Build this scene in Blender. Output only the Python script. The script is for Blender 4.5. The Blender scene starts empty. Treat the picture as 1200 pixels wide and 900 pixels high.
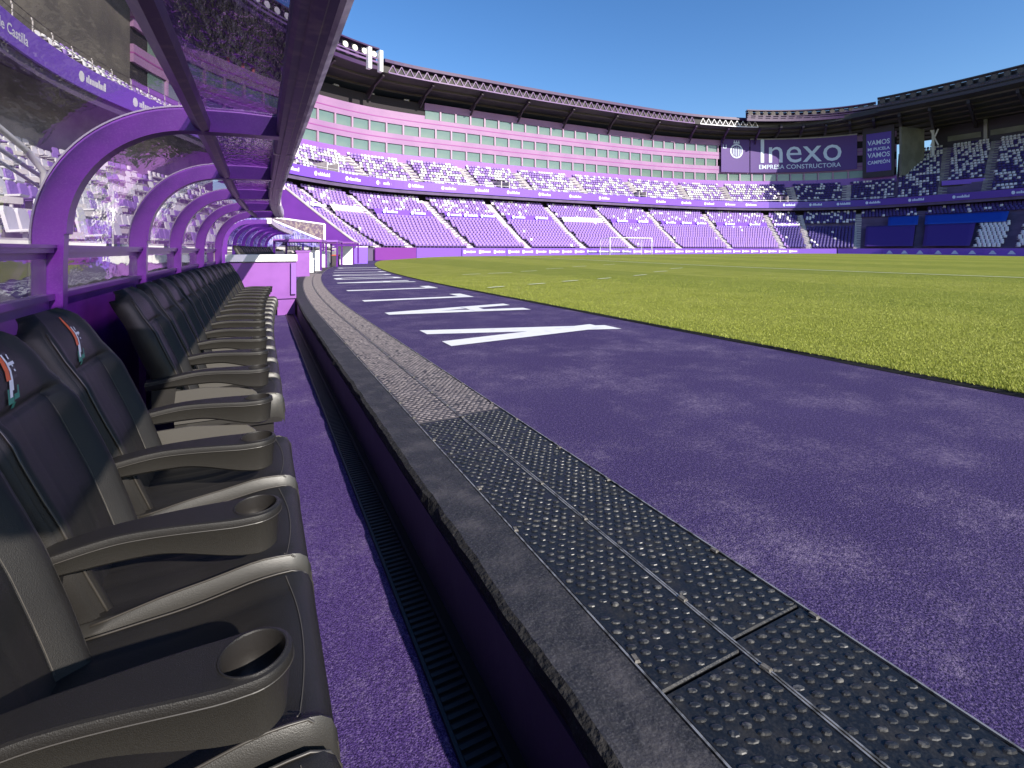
import bpy, math, random
import numpy as np
from mathutils import Vector, Matrix

random.seed(4); rng = np.random.default_rng(4)
C = bpy.context.scene.collection
scene = bpy.context.scene

# ---------------------------------------------------------------- camera
TH = math.radians(26.96)                       # yaw between the touchline direction (+Y) and the view
CAMZ = 1.08                                    # above the pitch level (z = 0); dugout floor is lower
cam_d = bpy.data.cameras.new('camera'); cam = bpy.data.objects.new('camera', cam_d); C.objects.link(cam)
cam.location = (0, 0, CAMZ); cam.rotation_euler = (math.radians(90), 0, -TH)
cam_d.sensor_width = 36; cam_d.lens = 17.4; cam_d.shift_y = -157/1200
cam_d.clip_start = 0.02; cam_d.clip_end = 3000
scene.camera = cam

# ---------------------------------------------------------------- sky, sun, exposure
SUN_EL, SUN_AZ = math.radians(28), math.radians(75)      # azimuth measured from +X towards -Y
world = bpy.data.worlds.new('World'); scene.world = world; world.use_nodes = True
wn = world.node_tree.nodes; wl = world.node_tree.links
bg = wn['Background']; sky = wn.new('ShaderNodeTexSky'); sky.sky_type = 'NISHITA'; sky.sun_disc = False
sky.sun_elevation = SUN_EL; sky.sun_rotation = math.radians(90) + SUN_AZ
sky.air_density = 1.0; sky.dust_density = 0.35; sky.ozone_density = 2.2
hs = wn.new('ShaderNodeHueSaturation'); hs.inputs['Saturation'].default_value = 1.28; hs.inputs['Hue'].default_value = .508
wl.new(sky.outputs[0], hs.inputs['Color']); wl.new(hs.outputs[0], bg.inputs[0]); bg.inputs[1].default_value = 0.132
sun_d = bpy.data.lights.new('sun', 'SUN'); sun = bpy.data.objects.new('sun', sun_d); C.objects.link(sun)
sun_d.energy = 5.0; sun_d.angle = math.radians(0.53); sun_d.color = (1.0, 0.93, 0.83)
sdir = Vector((math.cos(SUN_EL)*math.cos(SUN_AZ), -math.cos(SUN_EL)*math.sin(SUN_AZ), math.sin(SUN_EL)))
sun.rotation_euler = sdir.to_track_quat('Z', 'Y').to_euler(); sun.location = (60, -60, 60)
scene.view_settings.view_transform = 'Standard'; scene.view_settings.look = 'None'
scene.view_settings.exposure = 0.54; scene.view_settings.gamma = 1
scene.cycles.max_bounces = 8; scene.cycles.transparent_max_bounces = 24
scene.cycles.sample_clamp_indirect = 6
scene.cycles.use_denoising = True

# ---------------------------------------------------------------- materials
def mat(name, col, rough=0.5, metal=0.0, col2=None, scale=5.0, lo=0.4, hi=0.6, bump=0.0, bscale=50.0,
        spec=0.5, rough2=None, detail=6.0, fine=None, fscale=300.0, famt=0.5, bdist=0.01, sheen=0):
    m = bpy.data.materials.new(name); m.use_nodes = True
    n = m.node_tree.nodes; l = m.node_tree.links; b = n['Principled BSDF']
    b.inputs['Base Color'].default_value = (*col, 1); b.inputs['Roughness'].default_value = rough
    b.inputs['Metallic'].default_value = metal; b.inputs['Specular IOR Level'].default_value = spec
    if sheen: b.inputs['Sheen Weight'].default_value = sheen
    tc = n.new('ShaderNodeTexCoord')
    def noise(s, d=6.0):
        t = n.new('ShaderNodeTexNoise'); t.inputs['Scale'].default_value = s; t.inputs['Detail'].default_value = d
        l.new(tc.outputs['Object'], t.inputs['Vector']); return t
    out = None
    if col2 is not None:
        t = noise(scale, detail); r = n.new('ShaderNodeMapRange')
        r.inputs[1].default_value = lo; r.inputs[2].default_value = hi; l.new(t.outputs['Fac'], r.inputs[0])
        mx = n.new('ShaderNodeMix'); mx.data_type = 'RGBA'; l.new(r.outputs[0], mx.inputs[0])
        mx.inputs[6].default_value = (*col, 1); mx.inputs[7].default_value = (*col2, 1)
        out = mx.outputs[2]
        if rough2 is not None:
            rr = n.new('ShaderNodeMapRange'); rr.inputs[3].default_value = rough; rr.inputs[4].default_value = rough2
            l.new(r.outputs[0], rr.inputs[0]); l.new(rr.outputs[0], b.inputs['Roughness'])
    if fine is not None:
        t = noise(fscale, 2.0); r = n.new('ShaderNodeMapRange')
        r.inputs[1].default_value = .48; r.inputs[2].default_value = .68; r.inputs[4].default_value = famt
        l.new(t.outputs['Fac'], r.inputs[0])
        mx = n.new('ShaderNodeMix'); mx.data_type = 'RGBA'; l.new(r.outputs[0], mx.inputs[0])
        if out is not None: l.new(out, mx.inputs[6])
        else: mx.inputs[6].default_value = (*col, 1)
        mx.inputs[7].default_value = (*fine, 1); out = mx.outputs[2]
    if out is not None: l.new(out, b.inputs['Base Color'])
    if bump:
        t = noise(bscale, 4.0); bp = n.new('ShaderNodeBump'); bp.inputs['Strength'].default_value = bump
        bp.inputs['Distance'].default_value = bdist
        l.new(t.outputs['Fac'], bp.inputs['Height']); l.new(bp.outputs[0], b.inputs['Normal'])
    return m

def rubber_mat(name, base, base2, dust, amt=.5, fs=110, bs=260):
    m = bpy.data.materials.new(name); m.use_nodes = True
    n = m.node_tree.nodes; l = m.node_tree.links; b = n['Principled BSDF']; b.inputs['Roughness'].default_value = .88; b.inputs['Specular IOR Level'].default_value = .2
    tc = n.new('ShaderNodeTexCoord')
    def noise(s, d, rg=.6):
        t = n.new('ShaderNodeTexNoise'); t.inputs['Scale'].default_value = s; t.inputs['Detail'].default_value = d; t.inputs['Roughness'].default_value = rg
        l.new(tc.outputs['Object'], t.inputs['Vector']); return t.outputs['Fac']
    def mth(op, a, bb):
        q = n.new('ShaderNodeMath'); q.operation = op
        for i, v in enumerate((a, bb)):
            if isinstance(v, (int, float)): q.inputs[i].default_value = v
            else: l.new(v, q.inputs[i])
        return q.outputs[0]
    def mapr(v, a, bb, c=0, d=1):
        r = n.new('ShaderNodeMapRange'); l.new(v, r.inputs[0])
        for i, k in enumerate((a, bb, c, d)): r.inputs[i+1].default_value = k
        return r.outputs[0]
    def mix(f, a, bb):
        x = n.new('ShaderNodeMix'); x.data_type = 'RGBA'; l.new(f, x.inputs[0])
        for i, v in ((6, a), (7, bb)):
            if isinstance(v, tuple): x.inputs[i].default_value = (*v, 1)
            else: l.new(v, x.inputs[i])
        return x.outputs[2]
    patch = noise(1.3, 14, .72); fine = noise(fs, 2, .5); fine2 = noise(fs*.3, 6, .8); fleck = noise(38, 9, .85); coarse = noise(62, 4, .65); big = noise(.35, 4); mid = noise(9, 8, .7)
    c = mix(mapr(big, .35, .65), base, base2)
    c = mix(mapr(fine, .52, .36, 0, .9), c, tuple(v*.22 for v in base))
    c = mix(mapr(mth('MULTIPLY', mid, patch), .29, .40, 0, .40), c, dust)
    c = mix(mth('MULTIPLY', mapr(fleck, .62, .70, 0, .8), mapr(coarse, .45, .6)), c, tuple(v*1.25 for v in dust))
    brk = mapr(fine2, .44, .60)
    c = mix(mapr(coarse, .50, .38, 0, .55), c, tuple(v*.45 for v in base)); c = mix(mapr(coarse, .55, .68, 0, .40), c, dust)
    msk = mth('ADD', mth('ADD', mth('MULTIPLY', patch, 1.5), mth('MULTIPLY', fine2, .55)), mth('MULTIPLY', fine, .50))
    c = mix(mth('MULTIPLY', mapr(msk, 1.25, 1.56, 0, amt*1.5), brk), c, dust)
    c = mix(mapr(fine, .56, .70, 0, .40), c, dust)
    l.new(c, b.inputs['Base Color'])
    bp = n.new('ShaderNodeBump'); bp.inputs['Strength'].default_value = 1; bp.inputs['Distance'].default_value = .008
    l.new(noise(bs*.6, 3), bp.inputs['Height']); l.new(bp.outputs[0], b.inputs['Normal'])
    return m

def glass_mat(name, tint, refl=1.0, wav=0.0, wscale=8.0, dirt=0.10, dirtcol=(.55, .5, .6)):
    m = bpy.data.materials.new(name); m.use_nodes = True
    n = m.node_tree.nodes; l = m.node_tree.links; n.remove(n['Principled BSDF'])
    out = n['Material Output']; tr = n.new('ShaderNodeBsdfTransparent'); tr.inputs[0].default_value = (*tint, 1)
    gl = n.new('ShaderNodeBsdfGlossy'); gl.inputs['Roughness'].default_value = 0.03
    fr = n.new('ShaderNodeLayerWeight'); fr.inputs['Blend'].default_value = .5
    pw = n.new('ShaderNodeMath'); pw.operation = 'POWER'; pw.inputs[1].default_value = 3.2; l.new(fr.outputs['Facing'], pw.inputs[0])
    mu = n.new('ShaderNodeMath'); mu.operation = 'MULTIPLY_ADD'; mu.inputs[1].default_value = refl; mu.inputs[2].default_value = .075; mu.use_clamp = True
    l.new(pw.outputs[0], mu.inputs[0]); mix = n.new('ShaderNodeMixShader')
    l.new(mu.outputs[0], mix.inputs[0]); l.new(tr.outputs[0], mix.inputs[1]); l.new(gl.outputs[0], mix.inputs[2])
    tc = n.new('ShaderNodeTexCoord'); no = n.new('ShaderNodeTexNoise'); no.inputs['Scale'].default_value = 6; no.inputs['Detail'].default_value = 10
    l.new(tc.outputs['Object'], no.inputs['Vector'])
    mr = n.new('ShaderNodeMapRange'); mr.inputs[1].default_value = .45; mr.inputs[2].default_value = .75
    mr.inputs[3].default_value = dirt*.35; mr.inputs[4].default_value = dirt*2.2; l.new(no.outputs['Fac'], mr.inputs[0])
    df = n.new('ShaderNodeBsdfDiffuse'); df.inputs[0].default_value = (*dirtcol, 1)
    mx2 = n.new('ShaderNodeMixShader'); l.new(mr.outputs[0], mx2.inputs[0]); l.new(mix.outputs[0], mx2.inputs[1]); l.new(df.outputs[0], mx2.inputs[2])
    l.new(mx2.outputs[0], out.inputs[0])
    if wav:
        w = n.new('ShaderNodeTexNoise'); w.inputs['Scale'].default_value = wscale; w.inputs['Detail'].default_value = 3
        mp = n.new('ShaderNodeMapping'); mp.inputs['Scale'].default_value = (1, .35, 1)
        l.new(tc.outputs['Object'], mp.inputs[0]); l.new(mp.outputs[0], w.inputs['Vector'])
        bp = n.new('ShaderNodeBump'); bp.inputs['Strength'].default_value = wav; bp.inputs['Distance'].default_value = 0.02
        l.new(w.outputs['Fac'], bp.inputs['Height']); l.new(bp.outputs[0], gl.inputs['Normal'])
    return m

M = {}
M['rubber'] = rubber_mat('purple_rubber', (.060, .038, .140), (.070, .046, .160), (.235, .185, .285), .62, fs=150)
M['rubber_floor'] = rubber_mat('purple_rubber_floor', (.080, .042, .20), (.10, .055, .25), (.27, .21, .36), .5, fs=210)
M['kerb'] = mat('dark_kerb_stone', (.015, .015, .018), .68, col2=(.055, .050, .052), scale=7, lo=.46, hi=.72, detail=12, fine=(.10, .095, .10), fscale=150, famt=.4,
                bump=.7, bscale=45, bdist=.01)
M['kerb_raw'] = mat('broken_kerb_edge', (.008, .007, .007), .9, col2=(.035, .031, .028), scale=22, lo=.55, hi=.75, bump=1, bscale=40, bdist=.02)
M['kerb_wall'] = mat('dark_purple_wall', (.080, .052, .11), .6, col2=(.12, .085, .15), scale=3, lo=.5, hi=.8, bump=.15, bscale=30)
M['plate'] = mat('dark_tread_rubber', (.008, .009, .011), .42, col2=(.028, .026, .024), scale=11, lo=.52, hi=.78, rough2=.7, detail=10,
                 fine=(.07, .065, .058), fscale=130, famt=.22, bump=.5, bscale=110, bdist=.003, spec=.4)
M['plate_dusty'] = mat('dusty_tread_rubber', (.046, .041, .048), .75, col2=(.10, .088, .094), scale=5, lo=.42, hi=.7, fine=(.03, .03, .035), fscale=60, famt=.6,
                 bump=.6, bscale=70, bdist=.006)
M['stud'] = mat('worn_glint_stud', (.016, .017, .020), .40, col2=(.13, .125, .115), scale=42, lo=.53, hi=.70, spec=.5)  # worn studs; the pale patches paint small highlights into the colour
M['stud_dusty'] = mat('dusty_stud', (.23, .20, .205), .75, col2=(.13, .112, .12), scale=20, lo=.4, hi=.6)
M['joint'] = mat('joint_dark', (.008, .008, .009), .8)
M['strip'] = mat('worn_metal_strip', (.42, .40, .37), .45, .6, col2=(.12, .11, .09), scale=30, lo=.45, hi=.65)
M['clipm'] = mat('dull_clip', (.16, .15, .13), .6, col2=(.07, .06, .05), scale=60)
M['grate'] = mat('grate_black', (.012, .014, .018), .45, spec=.5)
M['white_paint'] = mat('white_ground_paint', (.80, .80, .80), .7, col2=(.62, .60, .66), scale=6, lo=.55, hi=.8)
M['grass'] = mat('turf', (.25, .275, .042), .9, col2=(.32, .335, .066), scale=.9, lo=.35, hi=.7, fine=(.11, .14, .016), fscale=26, famt=.55,
                 bump=.8, bscale=90, bdist=.03, spec=.1, detail=10)
M['grass_line'] = mat('pitch_line', (.62, .66, .46), .9)
M['soil'] = mat('turf_edge', (.012, .012, .012), .9)
M['leather'] = mat('black_leather', (.0135, .0122, .0112), .50, col2=(.019, .017, .0155), scale=4, lo=.4, hi=.7, bump=.5, bscale=420, bdist=.0018, spec=.34)
M['leather_sunlit'] = mat('sunlit_bolster_leather', (.028, .0262, .0238), .40, bump=.3, bscale=420, bdist=.0015, spec=.5)  # lighter leather: sunlight on the bolster strip put into its colour
M['carbon'] = mat('textured_skirt', (.0265, .0245, .0215), .42, bump=.5, bscale=520, bdist=.002, fine=(.02, .018, .016), fscale=420, famt=.8)
M['stitch'] = mat('stitching', (.075, .068, .060), .6)
M['piping'] = mat('dark_piping', (.045, .040, .035), .4)
M['cup'] = mat('cup_liner', (.022, .020, .019), .35, bump=.1)
M['panel_grey'] = mat('grey_side_panel', (.070, .065, .058), .5, bump=.2, bscale=300, bdist=.002)
M['orange'] = mat('crest_orange', (.75, .13, .03), .6); M['cwhite'] = mat('crest_white', (.8, .8, .8), .6)
M['green'] = mat('crest_green', (.03, .22, .14), .6); M['cblack'] = mat('crest_dark', (.06, .05, .06), .6)
M['arch'] = mat('purple_steel', (.115, .012, .25), .30, col2=(.080, .009, .19), scale=5, lo=.4, hi=.7, bump=.12, bscale=18, bdist=.004, fine=(.3, .16, .45), fscale=160, famt=.10)
M['arch_rim'] = mat('arch_rim', (.50, .42, .48), .3, .7)
M['beam'] = mat('dark_beam', (.11, .045, .17), .38, .25, col2=(.26, .17, .25), scale=14, lo=.5, hi=.75, rough2=.45, bump=.06, bscale=2.5, bdist=.01, spec=.8)
M['beam_light'] = mat('glare_gutter', (.80, .68, .76), .32, .2, col2=(.50, .38, .52), scale=12, lo=.4, hi=.7, rough2=.6)  # pale base colour stands in for glare along the gutter
M['glass_roof'] = glass_mat('canopy_glass', (.80, .79, .80), .95, wav=.35, wscale=10, dirt=.05)
M['glass_top'] = glass_mat('hammered_roof_glass', (.30, .28, .42), 1.7, wav=1.0, wscale=30, dirt=.05, dirtcol=(.45, .45, .6))
M['glass_low'] = glass_mat('lower_glass', (.80, .78, .80), 1.0, wav=.1, dirt=.08)
M['steel'] = mat('handrail_steel', (.80, .79, .77), .3, .2)
M['counter'] = mat('pink_purple_counter', (.27, .085, .40), .5, col2=(.23, .07, .35), scale=3, lo=.4, hi=.7)
M['white'] = mat('white_board', (.80, .79, .78), .55)
M['concrete'] = mat('concrete', (.36, .34, .33), .9, col2=(.22, .21, .21), scale=.8, lo=.4, hi=.7, bump=.3, bscale=6)
M['concrete_pale'] = mat('pale_concrete', (.50, .48, .46), .9, col2=(.33, .31, .30), scale=3, lo=.4, hi=.7, bump=.3, bscale=30)
M['terrace'] = mat('terrace_concrete', (.14, .10, .19), .9, col2=(.09, .065, .13), scale=.6, lo=.4, hi=.7)
M['steps'] = mat('aisle_steps', (.60, .56, .55), .85, col2=(.46, .42, .43), scale=1.5, lo=.4, hi=.7)
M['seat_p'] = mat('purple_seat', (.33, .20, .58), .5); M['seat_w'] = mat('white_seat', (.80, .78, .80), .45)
M['seat_shade'] = mat('shaded_purple_seat', (.055, .035, .20), .5)  # the purple seat again, darkened to carry the shade of the right side
M['tarp_b'] = mat('blue_tarpaulin', (.006, .065, .42), .6, bump=.3, bscale=1.5); M['tarp_p'] = mat('purple_tarpaulin', (.065, .028, .22), .6, bump=.3, bscale=1.5)
M['fpink'] = mat('lilac_facade', (.33, .18, .34), .6, col2=(.29, .155, .31), scale=.3, lo=.4, hi=.6)
M['fline'] = mat('plum_line', (.28, .06, .26), .6)
M['fpurple'] = mat('purple_band', (.27, .11, .46), .5)
M['ledp'] = mat('purple_board', (.20, .085, .56), .4); M['ledd'] = mat('plum_board', (.20, .04, .30), .5); M['ledn'] = mat('deep_purple_board', (.085, .03, .34), .4)
M['mark'] = mat('white_print', (.82, .80, .84), .6); M['mark_b'] = mat('pale_blue_print', (.62, .72, .85), .6)
M['wglass'] = mat('office_glass', (.10, .17, .16), .12, col2=(.20, .26, .22), scale=.25, lo=.35, hi=.7, spec=.8)
M['mullion'] = mat('lilac_mullion', (.38, .24, .36), .5)
M['roofdark'] = mat('roof_underside', (.030, .026, .032), .7, col2=(.05, .045, .04), scale=.2, lo=.4, hi=.6)
M['roofrib'] = mat('roof_rib', (.075, .062, .058), .7)
M['truss'] = mat('lilac_truss', (.18, .10, .24), .45); M['fascia'] = mat('plum_fascia', (.045, .014, .07), .5)
M['truss_w'] = mat('white_strut_lit_truss', (.80, .78, .80), .45)  # white strut; on the far truss the white is painted sunlight
M['rooftop'] = mat('roof_sheet', (.16, .13, .17), .6)
M['lamp'] = mat('floodlight_face', (.72, .70, .62), .25); M['lampbody'] = mat('floodlight_body', (.03, .03, .03), .5)
M['banner'] = mat('purple_banner', (.085, .035, .21), .6, bump=.2, bscale=.8); M['bframe'] = mat('dark_frame', (.03, .02, .03), .5)
M['greenwall'] = mat('grey_green_wall', (.20, .20, .16), .85, col2=(.15, .15, .12), scale=.5)
M['darkbox'] = mat('dark_opening', (.02, .015, .02), .8)  # near-black colour that holds the shade of openings and the concourse
M['awning'] = glass_mat('tunnel_film', (.50, .48, .75), .9, dirt=.35, dirtcol=(.35, .30, .75))
M['awning_b'] = glass_mat('tunnel_side_film', (.55, .5, .45), .8, dirt=.4, dirtcol=(.45, .38, .30))
M['purplewall'] = mat('purple_side_wall', (.20, .045, .42), .6, col2=(.17, .04, .37), scale=.5)
M['earth'] = mat('ground_gravel', (.18, .16, .14), .95, col2=(.12, .11, .10), scale=.3)
M['stonewall'] = mat('grey_brown_wall', (.13, .115, .10), .9, col2=(.09, .08, .075), scale=.4)
M['red'] = mat('red_plastic', (.55, .06, .03), .5)

# ---------------------------------------------------------------- mesh builder
class MB:
    def __init__(s): s.v = []; s.f = []; s.m = []
    def add(s, vs, fs, mi=0):
        b = len(s.v); s.v += [tuple(p) for p in vs]
        for f in fs: s.f.append(tuple(b+i for i in f)); s.m.append(mi)
        return s
    def box(s, c, d, rz=0, mi=0, axes=None):
        x, y, z = d[0]/2, d[1]/2, d[2]/2; cs, sn = math.cos(rz), math.sin(rz)
        vs = []
        for a, b, e in ((-x,-y,-z),(x,-y,-z),(x,y,-z),(-x,y,-z),(-x,-y,z),(x,-y,z),(x,y,z),(-x,y,z)):
            if axes: vs.append(tuple(c[k]+axes[0][k]*a+axes[1][k]*b+axes[2][k]*e for k in range(3)))
            else: vs.append((c[0]+a*cs-b*sn, c[1]+a*sn+b*cs, c[2]+e))
        return s.add(vs, [(3,2,1,0),(4,5,6,7),(0,1,5,4),(1,2,6,5),(2,3,7,6),(3,0,4,7)], mi)
    def bar(s, a, b, w, h=None, mi=0):
        a, b = Vector(a), Vector(b); h = h or w; d = (b-a); L = d.length; d.normalize()
        up = Vector((0,0,1)) if abs(d.z) < .95 else Vector((1,0,0)); u = d.cross(up).normalized(); w2 = u.cross(d)
        return s.box((a+b)/2, (L, w, h), mi=mi, axes=(d, u, w2))
    def loft(s, loops, mi=0, caps=True, closed=True):
        n = len(loops[0]); vs = [p for lp in loops for p in lp]; fs = []
        for i in range(len(loops)-1):
            for j in range(n if closed else n-1):
                k = (j+1) % n; fs.append((i*n+j, i*n+k, (i+1)*n+k, (i+1)*n+j))
        if caps and closed: fs.append(tuple(range(n-1,-1,-1))); fs.append(tuple((len(loops)-1)*n+j for j in range(n)))
        return s.add(vs, fs, mi)
    def tube(s, path, r, n=8, mi=0, caps=True):
        loops = []; P = [Vector(p) for p in path]; ref = None
        for i, p in enumerate(P):
            d = (P[min(i+1, len(P)-1)] - P[max(i-1, 0)]).normalized()
            if ref is None: ref = d.orthogonal().normalized()
            ref = (ref - d*ref.dot(d)).normalized(); q = d.cross(ref)
            rr = r[i] if isinstance(r, (list, tuple)) else r
            loops.append([tuple(p + ref*math.cos(2*math.pi*k/n)*rr + q*math.sin(2*math.pi*k/n)*rr) for k in range(n)])
        return s.loft(loops, mi, caps)
    def lathe(s, prof, c, n=24, mi=0):
        loops = [[(c[0]+r*math.cos(2*math.pi*k/n), c[1]+r*math.sin(2*math.pi*k/n), c[2]+z) for k in range(n)] for r, z in prof]
        return s.loft(loops, mi, caps=False)
    def prism(s, poly, z0, z1, mi=0):
        return s.loft([[(x, y, z0) for x, y in poly], [(x, y, z1) for x, y in poly]], mi)
    def build(s, name, mats, parent=None, smooth=False, recalc=True, sharp=None):
        me = bpy.data.meshes.new(name); me.from_pydata(s.v, [], s.f)
        if not isinstance(mats, (list, tuple)): mats = [mats]
        for m in mats: me.materials.append(m)
        if len(mats) > 1: me.polygons.foreach_set('material_index', s.m)
        if recalc:
            import bmesh
            bm = bmesh.new(); bm.from_mesh(me); bmesh.ops.recalc_face_normals(bm, faces=bm.faces); bm.to_mesh(me); bm.free()
        if smooth:
            me.shade_smooth()
            if sharp is not None:
                try: me.set_sharp_from_angle(angle=math.radians(sharp))
                except Exception: pass
        me.update()
        o = bpy.data.objects.new(name, me); C.objects.link(o)
        if parent: o.parent = parent
        return o

def tag(o, label=None, cat=None, group=None, kind=None):
    if label: o['label'] = label
    if cat: o['category'] = cat
    if group: o['group'] = group
    if kind: o['kind'] = kind
    return o
def thing(name, label, cat, loc=(0,0,0), rz=0, group=None):
    o = bpy.data.objects.new(name, None); C.objects.link(o); o.location = loc; o.rotation_euler = (0,0,rz)
    o.empty_display_size = .2
    return tag(o, label, cat, group)
def copy_tree(o, loc, rz, label=None, skip=()):
    r = o.copy(); C.objects.link(r); r.location = loc; r.rotation_euler = (0,0,rz)
    if label: r['label'] = label
    for ch in list(o.children):
        if ch.name.split('.')[0] in skip: continue
        c = ch.copy(); C.objects.link(c); c.parent = r
        for g in ch.children:
            d = g.copy(); C.objects.link(d); d.parent = c
    return r
def inst(o, parent, loc, rz=0, scale=None, name=None):
    c = bpy.data.objects.new(name or o.name.split('.')[0], o.data); C.objects.link(c); c.parent = parent
    c.location = loc; c.rotation_euler = (0,0,rz)
    if scale: c.scale = scale
    return c
def text_geo(txt, size, extrude=0.0, bold=0.0):
    cu = bpy.data.curves.new('t', 'FONT'); cu.body = txt; cu.size = size; cu.extrude = extrude; cu.offset = bold; cu.resolution_u = 3
    o = bpy.data.objects.new('t', cu); C.objects.link(o); dg = bpy.context.evaluated_depsgraph_get()
    me = bpy.data.meshes.new_from_object(o.evaluated_get(dg))
    vs = [tuple(v.co) for v in me.vertices]; fs = [tuple(p.vertices) for p in me.polygons]
    bpy.data.objects.remove(o); bpy.data.curves.remove(cu); bpy.data.meshes.remove(me)
    return vs, fs

# ---------------------------------------------------------------- plan curves
def off(y): return (y-8)**2/240 if y > 8 else 0.0
def koff(x, y):                                   # a point at constant distance from the kerb
    return (x + off(y), y)
def kang(y): return math.atan((y-8)/120) if y > 8 else 0.0   # heading of the kerb, turned towards +X
KI, KO, K1, K2 = .66, .866, 1.152, 1.454

FP = [(-2.8,-60),(-2.8,0),(-2.6,15),(0,30),(4.5,42),(9,50),(18,55.5),(32,57),(50,57.3),(68,57),(82,55.5),(90,50),(92.5,38),(92.5,20),(92.5,-5),(92.5,-60)]
RP = [(-9.3,-60),(-9.3,0),(-9.3,20),(-8.5,32),(-4.5,42.7),(1,57),(14,66.6),(31.5,68.5),(52,69),(74,68.5),(90,64.5),(101,56),(104.3,42),(104,20),(104,-5),(104,-60)]
FP = np.array(FP, float); RP = np.array(RP, float)
def cat(P, s):
    s = min(max(s, 0), len(P)-1.0001); i = int(s); t = s-i
    a, b, c, d = (P[min(max(i+k, 0), len(P)-1)] for k in (-1, 0, 1, 2))
    return .5*((2*b)+(c-a)*t+(2*a-5*b+4*c-d)*t*t+(3*b-a-3*c+d)*t**3)
def radial(s):
    f = cat(FP, s); r = cat(RP, s); d = r-f; L = np.linalg.norm(d); return f, r, d/L, L
def up_pt(s, o):                                   # o metres behind the ribbon line
    f, r, d, L = radial(s); return r + d*o
def low_pt(s, t):                                  # t in 0..1 between front wall and ribbon
    f = cat(FP, s); r = cat(RP, s); return f + (r-f)*t
def srange(a, b, step=.1):
    n = max(2, int(round((b-a)/step))+1); return [a+(b-a)*i/(n-1) for i in range(n)]
def arc_table(fn, a, b, n=400):
    ss = np.linspace(a, b, n); P = np.array([fn(s) for s in ss]); L = np.concatenate([[0], np.cumsum(np.linalg.norm(np.diff(P, axis=0), axis=1))])
    return ss, P, L
def arc_positions(fn, a, b, pitch, n=400):
    ss, P, L = arc_table(fn, a, b, n); k = int(L[-1]/pitch); q = (np.arange(k)+.5)*L[-1]/max(k, 1)
    s = np.interp(q, L, ss); out = []
    for si in s:
        p = fn(si); e = .01; t = fn(min(si+e, b+e))-fn(si-e); t = t/np.linalg.norm(t)
        out.append((si, p, t))
    return out, L[-1]/max(k, 1)
def strip(mb, fn, ss, prof, mi=0):
    """sweep a closed profile [(offset_in_fn, z)] along s"""
    loops = []
    for s in ss: loops.append([(*fn(s, o), z) for o, z in prof])
    mb.loft(loops, mi)

# ================================================================= GROUND
# wide ground far below
mb = MB(); S = 900
mb.add([(-S,-S,-.55),(S,-S,-.55),(S,S,-.55),(-S,S,-.55)], [(0,1,2,3)])
tag(mb.build('ground', M['earth']), 'flat ground around the stadium', kind='structure')
# purple track between kerb and pitch, running under the turf
mb = MB(); ys = [-60, -30, -10] + list(np.arange(-4, 60.1, 1.0)); vs = []; fs = []
xs = [K2, 2.5, 4, 6, 9, 14, 30, 60, 100]
for y in ys:
    for j, x in enumerate(xs): vs.append((x + (off(min(y, 46)) if j < 4 else 0) + (off(min(y,46)) if 4 <= j < 6 else 0), y, 0.0))
n = len(xs)
for i in range(len(ys)-1):
    for j in range(n-1): fs.append((i*n+j, i*n+j+1, (i+1)*n+j+1, (i+1)*n+j))
mb.add(vs, fs); tag(mb.build('track', M['rubber']), 'purple rubber surround between kerb and pitch', kind='structure')
# surfaces on the dugout side
mb = MB(); vs = []; fs = []; ys = list(np.arange(12.6, 50, 1.0))
for y in ys: vs += [(-14, y, -.004), (KI+off(y), y, -.004)]
for i in range(len(ys)-1): fs.append((2*i, 2*i+1, 2*i+3, 2*i+2))
mb.add(vs, fs); tag(mb.build('apron', M['rubber']), 'purple rubber apron behind the kerb past the dugout', kind='structure')
mb = MB(); mb.add([(-1.0,-4,-.37),(KI+.01,-4,-.37),(KI+.05,12.6,-.37),(-1.0,12.6,-.37)], [(0,1,2,3)])
tag(mb.build('dugout_floor', M['rubber_floor']), 'purple rubber floor of the sunken dugout', kind='structure')

# pitch
def pitch_x(y): return 5.0 + ((y-12)**2/250 if y > 12 else 0)
def sst(a, b, x): t = min(max((x-a)/(b-a), 0), 1); return t*t*(3-2*t)
def pitch_z(x, y): return .03 + .28*sst(12, 52, y)*sst(0, 9, x-pitch_x(min(y, 50))) + .16*sst(12, 60, x)
mb = MB(); ys = [-60, -20] + list(np.arange(-4, 56.1, .75)); cols = [0, .25, .6, 1.2, 2.2, 4, 7, 11, 16, 22, 30, 40, 52, 66, 84]
vs = []; fs = []
for y in ys:
    x0 = pitch_x(y) + (max(0, y-50)**2*.12)
    for c in cols:
        x = x0 + c*(88-x0)/84 if c > 11 else x0+c
        vs.append((x, y, pitch_z(x, y) if c > 0 else pitch_z(x, y)))
n = len(cols)
for i in range(len(ys)-1):
    for j in range(n-1): fs.append((i*n+j, i*n+j+1, (i+1)*n+j+1, (i+1)*n+j))
mb.add(vs, fs)
_m = M['grass']; _n = _m.node_tree.nodes; _l = _m.node_tree.links; _b = _n['Principled BSDF']; _src = _b.inputs['Base Color'].links[0].from_socket
_tc = _n.new('ShaderNodeTexCoord'); _sx = _n.new('ShaderNodeSeparateXYZ'); _l.new(_tc.outputs['Object'], _sx.inputs[0])
_mm = _n.new('ShaderNodeMath'); _mm.operation = 'SINE'; _mu = _n.new('ShaderNodeMath'); _mu.operation = 'MULTIPLY'; _mu.inputs[1].default_value = 2*math.pi/10.5; _l.new(_sx.outputs[0], _mu.inputs[0]); _l.new(_mu.outputs[0], _mm.inputs[0])
_mr = _n.new('ShaderNodeMapRange'); _mr.inputs[1].default_value = -.15; _mr.inputs[2].default_value = .15; _mr.inputs[4].default_value = .34; _l.new(_mm.outputs[0], _mr.inputs[0])
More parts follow.
